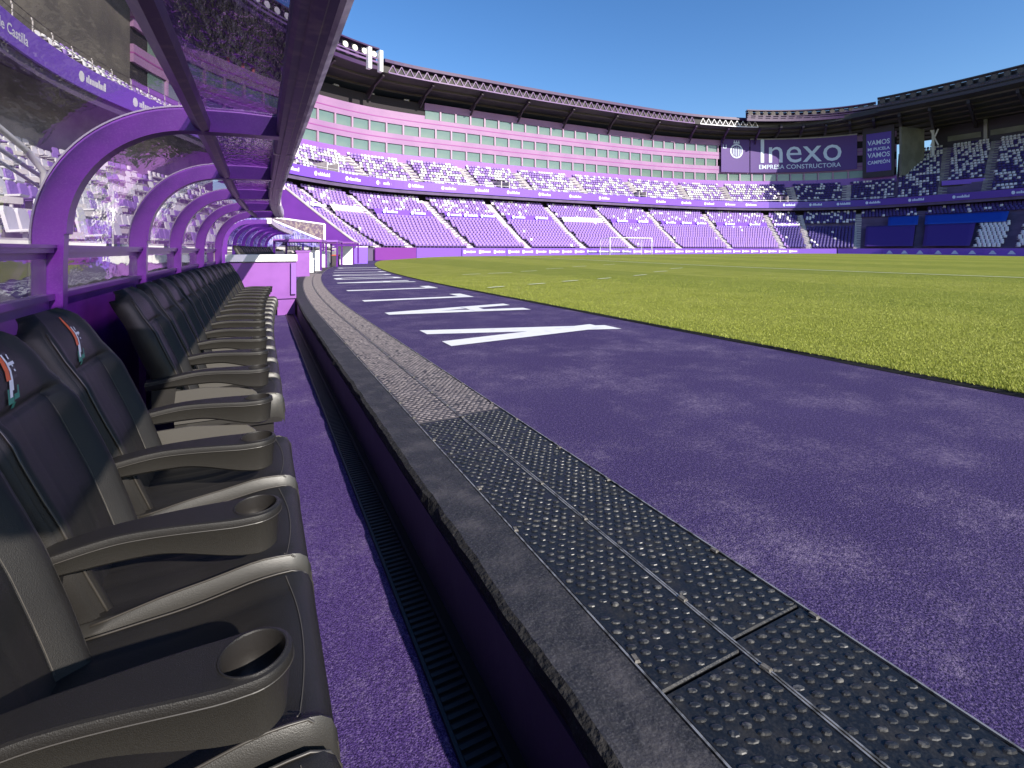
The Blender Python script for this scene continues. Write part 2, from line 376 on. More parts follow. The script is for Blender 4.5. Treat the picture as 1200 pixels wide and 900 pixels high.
_mx = _n.new('ShaderNodeMix'); _mx.data_type = 'RGBA'; _l.new(_mr.outputs[0], _mx.inputs[0]); _l.new(_src, _mx.inputs[6]); _mx.inputs[7].default_value = (.13, .175, .022, 1); _l.new(_mx.outputs[2], _b.inputs['Base Color'])
pitch = mb.build('pitch', M['grass'], recalc=False, smooth=True); tag(pitch, 'mown green turf pitch with a dark edge', kind='structure')
mb = MB(); loops = []
for y in ys:
    x0 = pitch_x(y) + (max(0, y-50)**2*.12); z = pitch_z(x0, y)
    x0 += random.uniform(-.006, .006); loops.append([(x0-.035-random.uniform(0, .02), y, .004), (x0+.03, y, .004), (x0+.03, y, z-.004), (x0-.012, y, z-.004)])
mb.loft(loops); mb.build('turf_edge', M['soil'], pitch)
def ground_quad(mb, a, b, w, dz=.006, mi=0, seg=6):
    a = np.array(a, float); b = np.array(b, float); d = (b-a)/np.linalg.norm(b-a); nrm = np.array([-d[1], d[0]])*w/2
    L = []
    for i in range(seg+1):
        p = a+(b-a)*i/seg
        L.append([tuple(p+nrm)+(pitch_z(*p)+dz,), tuple(p-nrm)+(pitch_z(*p)+dz,)])
    mb.loft(L, mi, closed=False)
dm = MB()
for a, b in [((5.55,12.35),(6.15,12.6)),((7.15,12.95),(7.85,13.2)),((8.8,13.65),(9.6,13.95)),((10.7,14.3),(11.5,14.6)),((13.3,15.4),(14.3,15.8)),
             ((7.5,19.3),(8.4,19.5)),((8.8,19.6),(10.1,19.85)),((10.9,20.5),(11.9,20.75)),((13.3,22.2),(14.6,22.6)),((16,23.8),(17.4,24.4)),((19.4,25.4),(20.8,25.9)),((16.2,17.4),(17.4,17.8)),((19.4,19.6),(20.8,20.1))]:
    ground_quad(dm, a, b, .13, dz=.026, seg=2)
dm.build('dashed_line', M['grass_line'], pitch)
lm = MB(); ground_quad(lm, (24.8, -20), (24.8, 53), .22, dz=.02, seg=60); ground_quad(lm, (24.8, 53), (66, 53), .12, seg=30)
ground_quad(lm, (28, 36.5), (63, 36.5), .12, seg=30)
lm.build('line_marking', M['grass_line'], pitch)

# near turf blades: real leaves
N = 420000
D = 3.4 + 17*rng.random(N)**1.7; px = rng.uniform(380, 1215, N); xx = (px-600)/580*D
X = xx*math.cos(TH)+D*math.sin(TH); Y = -xx*math.sin(TH)+D*math.cos(TH)
x0 = 5.0 + np.where(Y > 12, (Y-12)**2/250, 0)
k = (X > x0-.005) & (Y < 24) & (X < 26) & (rng.random(N) < np.clip(1.25-D/20, .0, 1)); X = X[k]; Y = Y[k]; D = D[k]; x0 = x0[k]; N = len(X)
X = X-.02*rng.random(N)*(X < x0+.03); edge = np.clip(1-(X-x0)/.12, 0, 1)
a = rng.uniform(0, 2*math.pi, N); h = rng.uniform(.010, .022, N)*(1+.7*edge); w = rng.uniform(.0014, .0028, N)*(1+D/9)
lean = rng.uniform(.2, .9, N)*h; b = rng.uniform(0, 2*math.pi, N)
Z = np.array([pitch_z(x, y) for x, y in zip(X, Y)])-.003
V = np.empty((N, 3, 3)); V[:, 0] = np.stack([X-w*np.cos(a), Y-w*np.sin(a), Z], 1); V[:, 1] = np.stack([X+w*np.cos(a), Y+w*np.sin(a), Z], 1)
V[:, 2] = np.stack([X+lean*np.cos(b), Y+lean*np.sin(b), Z+h], 1)
me = bpy.data.meshes.new('grass'); me.vertices.add(3*N); me.vertices.foreach_set('co', V.reshape(-1))
me.loops.add(3*N); me.loops.foreach_set('vertex_index', np.arange(3*N, dtype=np.int32)); me.polygons.add(N)
me.polygons.foreach_set('loop_start', np.arange(0, 3*N, 3, dtype=np.int32)); me.polygons.foreach_set('loop_total', np.full(N, 3, np.int32))
for i, c in enumerate([(.345, .375, .062), (.30, .335, .050), (.43, .44, .12), (.25, .28, .040)]):
    me.materials.append(mat('blade_%d' % i, c, .6, spec=.2))
me.polygons.foreach_set('material_index', rng.choice(4, N, p=[.4, .3, .15, .15]).astype(np.int32)); me.update(calc_edges=True)
go = bpy.data.objects.new('grass', me); C.objects.link(go); tag(go, 'short grass blades along the near edge of the pitch', 'grass', kind='stuff')

# painted club name on the track: VALLADOLID, read from the pitch
def letter(ch, yc, idx):
    mb = MB(); o = off(yc); XT, XB, w = 1.9+o, 4.35+o, .22          # top of the letter lies towards the bench
    def st(p, q, wd=w, poly=None):
        p = np.array(p, float); q = np.array(q, float); hw = wd/2
        vs = [(p[0], p[1]-hw, .005), (p[0], p[1]+hw, .005), (q[0], q[1]+hw, .005), (q[0], q[1]-hw, .005)]
        mb.add(vs, [(0,1,2,3)])
    if ch == 'V':
        mb.add([(XT,yc+.28,.005),(XT,yc+.62,.005),(XB+.05,yc-.13,.005),(XB+.05,yc-.5,.005)], [(0,1,2,3)])
        mb.add([(XT,yc-.62,.009),(XT,yc-.30,.009),(XB-.1,yc+.02,.009),(XB-.1,yc-.34,.009)], [(0,1,2,3)])
    elif ch == 'A':
        mb.add([(XT,yc-.17,.005),(XT,yc+.17,.005),(XB,yc+.55,.005),(XB,yc+.25,.005)], [(0,1,2,3)])
        mb.add([(XT,yc-.17,.009),(XT,yc+.13,.009),(XB,yc-.30,.009),(XB,yc-.60,.009)], [(0,1,2,3)])
        mb.add([(3.35+o,yc-.4,.013),(3.6+o,yc-.4,.013),(3.6+o,yc+.35,.013),(3.35+o,yc+.35,.013)], [(0,1,2,3)])
    elif ch == 'L':
        mb.add([(XT,yc-.4,.005),(XT,yc-.1,.005),(XB,yc-.15,.005),(XB,yc-.45,.005)], [(0,1,2,3)])
        mb.add([(XB-.28,yc-.2,.009),(XB-.28,yc+.45,.009),(XB,yc+.45,.009),(XB,yc-.2,.009)], [(0,1,2,3)])
    elif ch == 'I':
        mb.add([(XT,yc-.15,.005),(XT,yc+.15,.005),(XB,yc+.15,.005),(XB,yc-.15,.005)], [(0,1,2,3)])
    else:
        pts = []; n = 28
        for k in range(n):
            t = 2*math.pi*k/n; ex = .7
            cx = abs(math.cos(t))**ex*math.copysign(1, math.cos(t)); sy = abs(math.sin(t))**ex*math.copysign(1, math.sin(t))
            if ch == 'D' and sy < 0: sy = -1 if abs(cx) < .999 else sy
            pts.append((cx, sy))
        xm, hx = (XT+XB)/2, (XB-XT)/2
        vs = [(xm+c*hx, yc+s_*.6, .005) for c, s_ in pts]+[(xm+c*(hx-.26), yc+s_*.34, .005) for c, s_ in pts]
        mb.add(vs, [(k, (k+1) % n, n+(k+1) % n, n+k) for k in range(n)])
    return mb
words = ['first letter of the painted club name, nearest the camera, a white V', 'white painted A just beyond the nearest V', 'first white L after the nearest A',
 'second white L of the painted name', 'white A in the middle of the painted name', 'white D just past the middle of the painted name',
 'white O between the two D letters', 'last white L of the painted name', 'white I next to the farthest letter', 'farthest painted letter, a white D by the corner']
for i, (ch, yc) in enumerate(zip('VALLADOLID', [5.85, 8.4, 11.0, 13.9, 16.9, 19.5, 22.1, 24.9, 27.7, 31.0])):
    o = letter(ch, yc, i).build('painted_letter', M['white_paint']); tag(o, words[i], 'painted letter', 'letters painted on the purple track', )

# ================================================================= KERB, PLATES, DRAIN
kerb = tag(bpy.data.objects.new('kerb', None), 'dark kerb with a purple retaining wall along the dugout', kind='structure'); C.objects.link(kerb)
mb = MB(); loops = []; ys = list(np.arange(-1.0, 8, .05))+list(np.arange(8, 46, .5))
r1 = random.Random(3); j1 = j2 = 0
for y in ys:
    j1 = .75*j1+.0045*r1.uniform(-1, 1); j2 = .6*j2+.008*r1.uniform(-1, 1); o = off(y)
    chip = .018*max(0, math.sin(y*7.1)*math.sin(y*3.3+1))**4
    loops.append([(KI-.012+o+j1+chip, y, -.003), (KI+.012+o+j1, y, .006), (KO-.006+o, y, .006), (KO-.006+o, y, -.1), (KI+.02+o, y, -.1), (KI-.018+o+j2*.5+j1, y, -.034+j2*.8)])
me_ = mb.loft(loops)
for i in range(len(mb.f)-2): mb.m[i] = 1 if i % 6 in (0, 5, 4) else 0
mb.build('kerb_cap', [M['kerb'], M['kerb_raw']], kerb)
mb = MB(); loops = []
for y in list(np.arange(-1, 8, 1.0))+list(np.arange(8, 46, 1)):
    o = off(y); loops.append([(KI+.01+o, y, -.101), (KI+.12+o, y, -.101), (KI+.12+o, y, -.45), (KI+.01+o, y, -.45)])
mb.loft(loops); mb.build('retaining_wall', M['kerb_wall'], kerb)

walk = tag(bpy.data.objects.new('tread_walkway', None), 'strip of dark rubber tread plates beside the kerb', kind='structure'); C.objects.link(walk)
mb = MB(); loops = []
for y in list(np.arange(-1.0, 46, 1)):
    o = off(y); loops.append([(KO-.004+o, y, -.02), (K2+.0+o, y, -.02), (K2+o, y, -.06), (KO-.004+o, y, -.06)])
mb.loft(loops); mb.build('bedding', M['joint'], walk)
def plate_mesh(L, W, bumps, m):
    mb = MB(); e = .004; hx, hy, t = W/2-.003, L/2-.004, .006
    mb.loft([[(-hx,-hy,-.015),(hx,-hy,-.015),(hx,hy,-.015),(-hx,hy,-.015)], [(-hx,-hy,t-e),(hx,-hy,t-e),(hx,hy,t-e),(-hx,hy,t-e)],
             [(-hx+e,-hy+e,t),(hx-e,-hy+e,t),(hx-e,hy-e,t),(-hx+e,hy-e,t)]])
    if bumps:
        rr = random.Random(int(L*100)); ca, sa = math.cos(-.42), math.sin(-.42)
        ny = int(L/.030); nx = int(W/.042)
        for i in range(ny):
            for j in range(nx):
                cx = -hx+.024+j*.042+(.021 if i % 2 else 0); cy = -hy+.018+i*.030
                if cx > hx-.014 or cy > hy-.012: continue
                cx += rr.uniform(-.002, .002); cy += rr.uniform(-.002, .002); ra, rb, hh = .0165*rr.uniform(.75, 1.1), .0078*rr.uniform(.75, 1.15), .0055*rr.uniform(.5, 1.1)
                if rr.random() < .04: continue
                lp = []
                for q, z in ((1, t-.0005), (.8, t+hh*.75), (.35, t+hh)):
                    lp.append([(cx+ra*q*math.cos(2*math.pi*k/8)*ca-rb*q*math.sin(2*math.pi*k/8)*sa, cy+ra*q*math.cos(2*math.pi*k/8)*sa+rb*q*math.sin(2*math.pi*k/8)*ca, z) for k in range(8)])
                b0 = len(mb.v); mb.loft(lp, 1, caps=False); mb.add(lp[2], [tuple(range(8))], 1)
    o = mb.build('tread_plate', m if bumps else m[0], walk); return o
protos = {}
def put_plate(x0, x1, ya, yb, dusty):
    L = round(yb-ya, 2); W = round(x1-x0, 3); key = (L, W, dusty); ym = (ya+yb)/2
    near = ym < 11
    if key not in protos:
        protos[key] = plate_mesh(L, W, near, [M['plate_dusty'], M['stud_dusty']] if dusty else [M['plate'], M['stud']]); o = protos[key]
    else:
        o = protos[key].copy(); C.objects.link(o)
    o.location = ((x0+x1)/2+off(ym), ym, random.uniform(-.0015, .001)); o.rotation_euler = (0, 0, -kang(ym)+random.uniform(-.001, .001))
    return o
L1 = [-.65, .904, 2.46, 3.0, 3.5, 4.0]; L2 = [-1.0, .94, 3.04, 4.0]
for k in range(26): L1.append(L1[-1]+(1.0 if k < 20 else 1.5))
for k in range(26): L2.append(L2[-1]+(1.0 if k < 20 else 1.5))
for i in range(len(L1)-1): put_plate(KO, K1, L1[i], L1[i+1], L1[i] >= 2.9)
for i in range(len(L2)-1): put_plate(K1, K2, L2[i], L2[i+1], L2[i] >= 3.0)
tag(walk.children[1], None)
mb = MB()
for x, w in ((KO-.001, .006), (K1-.004, .005), (K1+.006, .005), (K2+.002, .006)):
    loops = []
    for y in list(np.arange(-1, 8, .5))+list(np.arange(8, 40, 1)):
        o = off(y)+random.uniform(-.0012, .0012); loops.append([(x-w/2+o, y, -.01), (x+w/2+o, y, -.01), (x+w/2+o, y, .0095), (x-w/2+o, y, .0095)])
    mb.loft(loops)
mb.build('edge_strip', M['strip'], walk)
clip = None
for x, st in ((KO+.008, .31), (K1+.0015, .29), (K2-.008, .33)):
    y = -.4+st
    while y < 6:
        if clip is None:
            c = MB(); c.loft([[(-.009,-.014,0),(.009,-.014,0),(.009,.014,0),(-.009,.014,0)], [(-.006,-.011,.006),(.006,-.011,.006),(.006,.011,.006),(-.006,.011,.006)]])
            clip = c.build('clip', M['clipm'], walk); clip.location = (x, y, .008)
        else: inst(clip, walk, (x+random.uniform(-.003, .003), y, .008), random.uniform(-.2, .2))
        y += st*random.uniform(.9, 2.2)
# drain
drain = tag(bpy.data.objects.new('drain', None), 'black slotted drain along the foot of the retaining wall', kind='structure'); C.objects.link(drain)
DX0, DX1 = .50, .668
mb = MB(); mb.box(((DX0+DX1)/2, 5.6, -.3685), (DX1-DX0, 13.4, .003)); mb.build('drain_bed', M['joint'], drain)
mb = MB()
mb.box((DX0+.006, 5.6, -.362), (.012, 13.4, .012)); mb.box((DX1-.045, 5.6, -.362), (.012, 13.4, .012)); mb.build('drain_frame', M['grate'], drain)
bar = None; y = .15; k = 0
while y < 4.6:
    if bar is None:
        b_ = MB(); b_.box((0,0,0), (.098, .016, .010)); bar = b_.build('grate_bar', M['grate'], drain); bar.location = (.563, y, -.361)
    else: inst(bar, drain, (.563, y, -.361))
    y += .034; k += 1
mb = MB()
while y < 12.2: mb.box((.563, y, -.361), (.098, .016, .010)); y += .034
o = mb.build('far_grate_bars', M['grate'], drain); o['kind'] = 'stuff'

# ================================================================= DUGOUT SHELTER
ZF = -.37
def doff(y): return max(0, y-6)**2/150
dug = thing('dugout_shelter', 'purple arched dugout shelter with curved glass over the black seats', 'dugout', (0,0,0))
AY = [-.8, 1.25, 3.3, 5.35, 7.4, 9.45, 11.5]
def arch_profile(n=22):
    out = [(-1.01, ZF), (-1.01, .6), (-1.01, 1.0), (-1.01, 1.13)]; inn = [(-.89, ZF), (-.89, .6), (-.89, 1.0), (-.885, 1.16)]
    for k in range(1, n+1):
        t = (math.pi/2)*k/n; ct = math.cos(t)**.95 if k < n else 0; st = math.sin(t)**.98
        out.append((-.28-.73*ct, 1.13+.745*st)); inn.append((-.30-.585*ct, 1.16+.595*st))
    out += [(-.1, 1.882), (.10, 1.878)]; inn += [(-.1, 1.762), (.10, 1.765)]
    return out, inn
PO, PI_ = arch_profile()
def arch_mb():
    mb = MB(); loops = []
    for (xo, zo), (xi, zi) in zip(PO, PI_):
        loops.append([(xo, -.035, zo), (xi, -.035, zi), (xi, .035, zi), (xo, .035, zo)])
    mb.loft(loops)
    return mb
arch = arch_mb().build('arch', M['arch'], dug); arch.location = (doff(AY[0]), AY[0], 0)
mb = MB(); loops = []
for i, (x, z) in enumerate(PO):
    a = Vector((x-PI_[i][0], z-PI_[i][1])).normalized()
    loops.append([(x+a.x*e, yy, z+a.y*e) for e, yy in ((.001, -.044), (.009, -.044), (.009, .044), (.001, .044))])
mb.loft(loops); rim = mb.build('arch_rim', M['arch_rim'], arch)
mb = MB(); loops = []
for i, (x, z) in enumerate(PI_[3:]):
    a = Vector((PO[i+3][0]-x, PO[i+3][1]-z)).normalized()
    loops.append([(x-a.x*e, yy, z-a.y*e) for e, yy in ((.012, -.05), (.001, -.05), (.001, .05), (.012, .05))])
mb.loft(loops); mb.build('arch_flange', M['arch'], arch)
for s_ in (-1, 1):
    g = MB(); g.loft([[(-1.01, -.015, 1.06), (-1.24, -.015, 1.04), (-1.20, -.015, .96), (-1.01, -.015, .78)], [(-1.01, .015, 1.06), (-1.24, .015, 1.04), (-1.20, .015, .96), (-1.01, .015, .78)]])
    if s_ == 1: g.build('gusset', M['arch'], arch)
for y in AY[1:]:
    a = arch.copy(); C.objects.link(a); a.location = (doff(y), y, 0)
    for ch in arch.children: c = ch.copy(); C.objects.link(c); c.parent = a
def dug_sweep(name, prof, m, y0=-.9, y1=11.55, parent=dug, step=.5, n0=0):
    mb = MB(); loops = []; ys = [y0]+[v for v in np.arange(math.ceil(y0), y1, step)]+[y1]
    for y in ys: loops.append([(x+doff(y), y, z) for x, z in prof])
    mb.loft(loops); return mb.build(name, m, parent)
dug_sweep('front_beam', [(.085,1.772),(.10,1.762),(.125,1.764),(.13,1.757),(.165,1.756),(.17,1.762),(.195,1.762),(.195,1.93),(.09,1.93)], M['beam'])
dug_sweep('gutter', [(.1952,1.762),(.210,1.757),(.232,1.772),(.243,1.81),(.240,1.93),(.1952,1.93)], M['beam_light'])
for y in (3.9, 6.1, 8.3):
    mb = MB(); mb.loft([[(.082+doff(y), y, 1.759), (.247+doff(y), y, 1.757), (.247+doff(y), y, 1.935), (.082+doff(y), y, 1.935)], [(.082+doff(y), y+.02, 1.759), (.247+doff(y), y+.02, 1.757), (.247+doff(y), y+.02, 1.935), (.082+doff(y), y+.02, 1.935)]])
    mb.build('beam_collar', M['beam_light'], dug)
dug_sweep('purlin', [(-.335,1.775),(-.29,1.742),(-.255,1.752),(-.25,1.80),(-.30,1.83),(-.335,1.82)], M['beam'])
# glass bays
gp = [(x, z) for x, z in PO[3:]]; NS = len(gp)-3
for i in range(len(AY)-1):
    y0, y1 = AY[i]+.047, AY[i+1]-.047
    mb = MB(); L = []
    for y in np.linspace(y0, y1, 6):
        L.append([(x+doff(y)+.004, y, z-.004) for x, z in gp])
    mb.loft([q[:NS] for q in L], closed=False); o = mb.build('canopy_glass', M['glass_roof'], dug, smooth=True, recalc=False)
    mb = MB(); mb.loft([q[NS-1:] for q in L], closed=False); mb.build('roof_glass', M['glass_top'], dug, smooth=True, recalc=False)
    mb = MB(); mb.box((-.955+doff((y0+y1)/2), (y0+y1)/2, .945), (.008, y1-y0, .18)); mb.build('lower_glass', M['glass_low'], dug)
    mb = MB(); d = doff((y0+y1)/2)
    mb.box((-.955+d, (y0+y1)/2, .2405), (.03, y1-y0, 1.221)); mb.box((-.945+d, (y0+y1)/2, .845), (.055, y1-y0, .03)); mb.build('base_panel', M['arch'], dug)
    mb = MB(); mb.box((-.945+d, (y0+y1)/2, 1.098), (.075, y1-y0-.01, .016)); mb.box((-.965+d, (y0+y1)/2, 1.062), (.03, y1-y0-.01, .055)); mb.box((-.925+d, (y0+y1)/2, 1.078), (.012, y1-y0-.01, .024)); mb.build('rail', M['arch'], dug)
    if i in (3, 4):
        pass

# ---------------------------------------------------------------- bench seats
def back_path(v):
    P = [(0,-.40,.40),(.14,-.44,.52),(.35,-.505,.71),(.55,-.575,.88),(.72,-.625,1.01),(.86,-.685,1.115),(.95,-.722,1.18),(1,-.765,1.208)]
    for i in range(len(P)-1):
        if v <= P[i+1][0]:
            t = (v-P[i][0])/(P[i+1][0]-P[i][0]); return P[i][1]+(P[i+1][1]-P[i][1])*t, P[i][2]+(P[i+1][2]-P[i][2])*t
    return P[-1][1:]
def back_hw(v):
    P = [(0,.225),(.2,.255),(.45,.272),(.58,.272),(.68,.258),(.78,.243),(.88,.232),(.95,.20),(1,.13)]
    for i in range(len(P)-1):
        if v <= P[i+1][0]:
            t = (v-P[i][0])/(P[i+1][0]-P[i][0]); t = t*t*(3-2*t) if .5 < v < .8 else t; return P[i][1]+(P[i+1][1]-P[i][1])*t
    return P[-1][1]
def front_bulge(u, v):
    au = abs(u); b = .050*math.exp(-((au-.86)/.15)**2)*(1 if v < .62 else max(.45, 1-(v-.62)/.25))
    if v < .70:
        for g in (.22,): b -= .006*math.exp(-((au-g)/.022)**2)
    b -= .010*math.exp(-((au-.66)/.03)**2)*(1 if v < .72 else 0)
    b -= .012*math.exp(-((v-.70)/.018)**2)*(1 if au < .8 else .3)
    b += .022*math.exp(-((v-.84)/.09)**2)*(1-au**2)*1.0
    b -= .06*max(0, au-.93)/.07*.6
    return b
def back_surface(u, v):
    x, z = back_path(v); hw = back_hw(v); return (x+.93*front_bulge(u, v), u*hw, z+.3*front_bulge(u, v))
seat_proto = thing('bench_seat', '', 'seat', (0,0,ZF), 0, 'black padded seats in the dugout')
def grid_surf(us, vs_, fn): return [[fn(u, v) for u in us] for v in vs_]
mb = MB(); us = [i/20 for i in range(-20, 21)]; VV = sorted(set([i/30 for i in range(31)]+[.68,.69,.70,.71,.72,.97,.985]))
loops = []
for v in VV:
    fr = [back_surface(u, v) for u in us]; x, z = back_path(v); hw = back_hw(v); th = .085*(1-.55*max(0, v-.9)/.1)
    bk = [(x-th+.02*(u*u), u*hw*.96, z-.02) for u in (1, .6, .2, -.2, -.6, -1)]
    loops.append([(a, b, c-ZF*0) for a, b, c in fr+bk])
mb.loft(loops); backrest = mb.build('backrest', M['leather'], seat_proto, smooth=True, sharp=60)
for s_ in (-1, 1):
    mb = MB(); path = [back_surface(s_*.93, v) for v in np.linspace(.03, .9, 20)]; mb.tube([(p[0]+.001, p[1], p[2]) for p in path], .0034, 6); mb.build('piping', M['piping'], backrest, smooth=True)
    mb = MB(); path = [back_surface(s_*.66, v) for v in np.linspace(.08, .68, 14)]; mb.tube([(p[0]+.002, p[1], p[2]) for p in path], .0016, 4); mb.build('stitching', M['stitch'], backrest)
    mb = MB(); path = [back_surface(s_*.235, v) for v in np.linspace(.08, .68, 14)]; mb.tube([(p[0]+.001, p[1], p[2]) for p in path], .0015, 4); mb.build('stitching', M['stitch'], backrest)
    mb = MB(); L = []
    for v in np.linspace(.02, .93, 22):
        hw = back_hw(v)*1.004; x, z = back_path(v); b = front_bulge(s_*.93, v)
        L.append([(x+b*.9-.004, s_*hw, z), (x+b*.9-.02, s_*(hw+.012), z), (x-.06, s_*(hw+.010), z-.015), (x-.08, s_*(hw-.005), z-.02)])
    mb.loft(L); mb.build('side_bolster', M['leather'], backrest, smooth=True, sharp=70)
# crest print on the headrest
crest = MB()
def cq(u0, u1, v0, v1, mi, lift=.0025, sk=0, nn=4):
    L = []
    for i in range(nn+1):
        v = v0+(v1-v0)*i/nn; L.append([tuple(np.array(back_surface(u+sk*i/nn+(v-.83)*2.1, v))+np.array((lift, 0, lift*.3))) for u in np.linspace(u0, u1, 4)])
    crest.loft(L, mi, closed=False)
cq(-.10, .0, .80, .93, 0); cq(-.08, -.02, .93, .95, 0, nn=1)
for k in range(5): cq(.05, .18, .80+.028*k, .810+.028*k, 3, nn=1)
cq(.0, .045, .765, .89, 1, .0035); cq(.0, .20, .845, .856, 1, .0035, nn=1); cq(.13, .165, .82, .885, 1, .0035, nn=1)
cq(-.06, .01, .745, .80, 1, .003, sk=.01); cq(-.12, .02, .728, .746, 2, .004, nn=1); cq(.03, .16, .735, .752, 2, .004, nn=1); cq(-.12, -.08, .746, .775, 2, .004, nn=1); cq(.12, .16, .752, .775, 2, .004, nn=1); cq(-.02, .06, .712, .728, 2, .004, nn=1)
cr = crest.build('crest', [M['orange'], M['cwhite'], M['green'], M['cblack']], seat_proto, recalc=False)
# cushion
def cush(x, u):
    t = (x+.42)/.56; top = .455+.03*sst(.35, .85, t)
    top += (.040 if u < 0 else .010)*math.exp(-((abs(u)-.93)/(.075 if u < 0 else .12))**2)*(1-.35*sst(.7, 1, t))*sst(-.05, .45, t)
    for g in (.0, .33): top -= .006*math.exp(-((abs(u)-g)/.03)**2)*(1 if t < .75 else 0)
    top -= .010*math.exp(-((abs(u)-.66)/.03)**2)*(1 if t < .9 else 0)
    return top
mb = MB(); loops = []; us = [i/16 for i in range(-16, 17)]
xs_ = list(np.linspace(-.46, .085, 20))
for x in xs_:
    L = [(x, u*.29, cush(x, u)-(.012 if abs(u) == 1 else 0)) for u in us]; L += [(x, .288, .36), (x, -.288, .36)]
    loops.append(L)
for k, (dx, dz) in enumerate([(.025, -.006), (.045, -.022), (.056, -.05), (.060, -.085), (.060, -.12)]):
    x = .085+dx
    L = [(x, u*.29*(1-.004*k), max(cush(.085, u)+dz-(.03 if abs(u) == 1 else 0), .36-.005*k)) for u in us]; L += [(x-.002, .286, .355-.012*k), (x-.002, -.286, .355-.012*k)]
    loops.append(L)
mb.loft(loops)
for i in range(len(mb.f)-2): mb.m[i] = 1 if (i % 35) in (34, 0, 1) else 0  # sunward edge takes the leather with sunlight painted in
cushion = mb.build('cushion', [M['leather'], M['leather_sunlit']], seat_proto, smooth=True, sharp=50)
for s_ in (-1, 1):
    mb = MB(); P = [(x, s_*.275, cush(x, s_*.95)+.001) for x in np.linspace(-.4, .085, 14)]+[(.12, s_*.275, cush(.085, .95)-.014), (.141, s_*.275, cush(.085, .95)-.05), (.146, s_*.275, cush(.085, .95)-.11)]
    mb.tube(P, .0030, 6); mb.build('piping', M['piping'], cushion, smooth=True)
mb = MB(); P = [(.06+.035*(1-u*u), u*.285, cush(.085, u)+.0015) for u in np.linspace(-.9, .9, 15)]; mb.tube(P, .0014, 4); mb.build('stitching', M['stitch'], cushion)
mb = MB(); mb.box((-.15, 0, .18), (.46, .50, .36)); mb.box((-.02, 0, .345), (.3, .57, .04)); mb.build('seat_base', M['cup'], seat_proto)
# armrest (at the far side of each seat)
def arm_z(x): return .700+.012*math.sin((x+.56)/.5*math.pi) - .02*sst(-.3, -.58, x)
ACX, ARR = -.012, .069
def arm_hw(x): return .041+.028*sst(-.36, ACX, x)
def arm_zt(x): return arm_z(min(x, -.06))
def arm_zb(x): t = min(1, (x+.60)/.60); return .622+.010*math.sin(t*math.pi)-.044*sst(.55, 1.0, t)
def arm_outline(ins):
    xs = list(np.linspace(-.60, ACX, 30, endpoint=False)); P = [(x, -(arm_hw(x)-ins)) for x in xs]
    P += [(ACX+(ARR-ins)*math.cos(a), (ARR-ins)*math.sin(a)) for a in np.linspace(-math.pi/2, math.pi/2, 25)]
    return P+[(x, arm_hw(x)-ins) for x in reversed(xs)]
def make_arm(parent, y):
    mb = MB(); ring = lambda ins, f: [(px_, py_, f(px_)) for px_, py_ in arm_outline(ins)]
    L = [ring(.026, arm_zb), ring(.012, lambda x: arm_zb(x)+.010), ring(.005, lambda x: arm_zt(x)-.025), ring(0, lambda x: arm_zt(x)-.019), ring(0, lambda x: arm_zt(x)-.007), ring(.0025, lambda x: arm_zt(x)-.002), ring(.008, arm_zt)]
    mb.loft(L, caps=False); n = len(L[0])
    for i in range(len(mb.f)): mb.m[i] = 1 if i < 2*n else 0
    bot, top = L[0], L[-1]
    mb.add(bot, [(i, n-1-i, n-2-i, i+1) for i in range(n//2)], 1)
    xc = -.088; k0 = max(i for i in range(30) if top[i][0] <= xc)
    mb.add(top, [(i, i+1, n-2-i, n-1-i) for i in range(k0)], 0)
    x_, yl = top[k0][0], top[k0][1]
    loop = [top[i] for i in range(k0, n-k0)]+[(x_, -yl*f, arm_zt(x_)) for f in (.66, .33, 0, -.33, -.66)]
    m = len(loop); ang = [math.atan2(p[1], p[0]-ACX) for p in loop]
    def hole(r, dz): return [(ACX+r*math.cos(a_), r*math.sin(a_), arm_zt(0)+dz) for a_ in ang]
    H = [loop, hole(.059, .0015), hole(.0580, .003), hole(.0555, .003), hole(.054, 0)]
    mb.loft(H, 0, caps=False)
    arm = mb.build('armrest', [M['leather'], M['carbon']], parent, smooth=True, sharp=38); arm.location = (0, y, 0)
    mb = MB(); z0 = arm_zt(0); mb.lathe([(.0540, .0005), (.0525, -.03), (.050, -.085), (.001, -.088)], (ACX, 0, z0), 40); mb.build('cup_holder', M['cup'], arm, smooth=True)
    mb = MB(); P = [(px_, py_, arm_zt(px_)-.0205) for px_, py_ in arm_outline(-.0003)]; mb.tube(P, .0014, 5); mb.build('seam', M['piping'], arm)
    mb = MB(); P = [(-.57,.42),(-.49,.42),(-.46,.52),(-.45,.622),(-.57,.622)]
    mb.loft([[(x, -.018, z) for x, z in P], [(x, .018, z) for x, z in P]]); mb.build('arm_support', M['leather'], arm)
    return arm
arm_far = make_arm(seat_proto, .30)
panel = MB(); P = [(-.46,.40),(-.02,.40),(.0,.47),(-.02,.54),(-.06,.575),(-.3,.605),(-.46,.60)]
panel.loft([[(x, .272, z) for x, z in P], [(x, .284, z) for x, z in P]]); side_panel = panel.build('side_panel', M['panel_grey'], seat_proto)

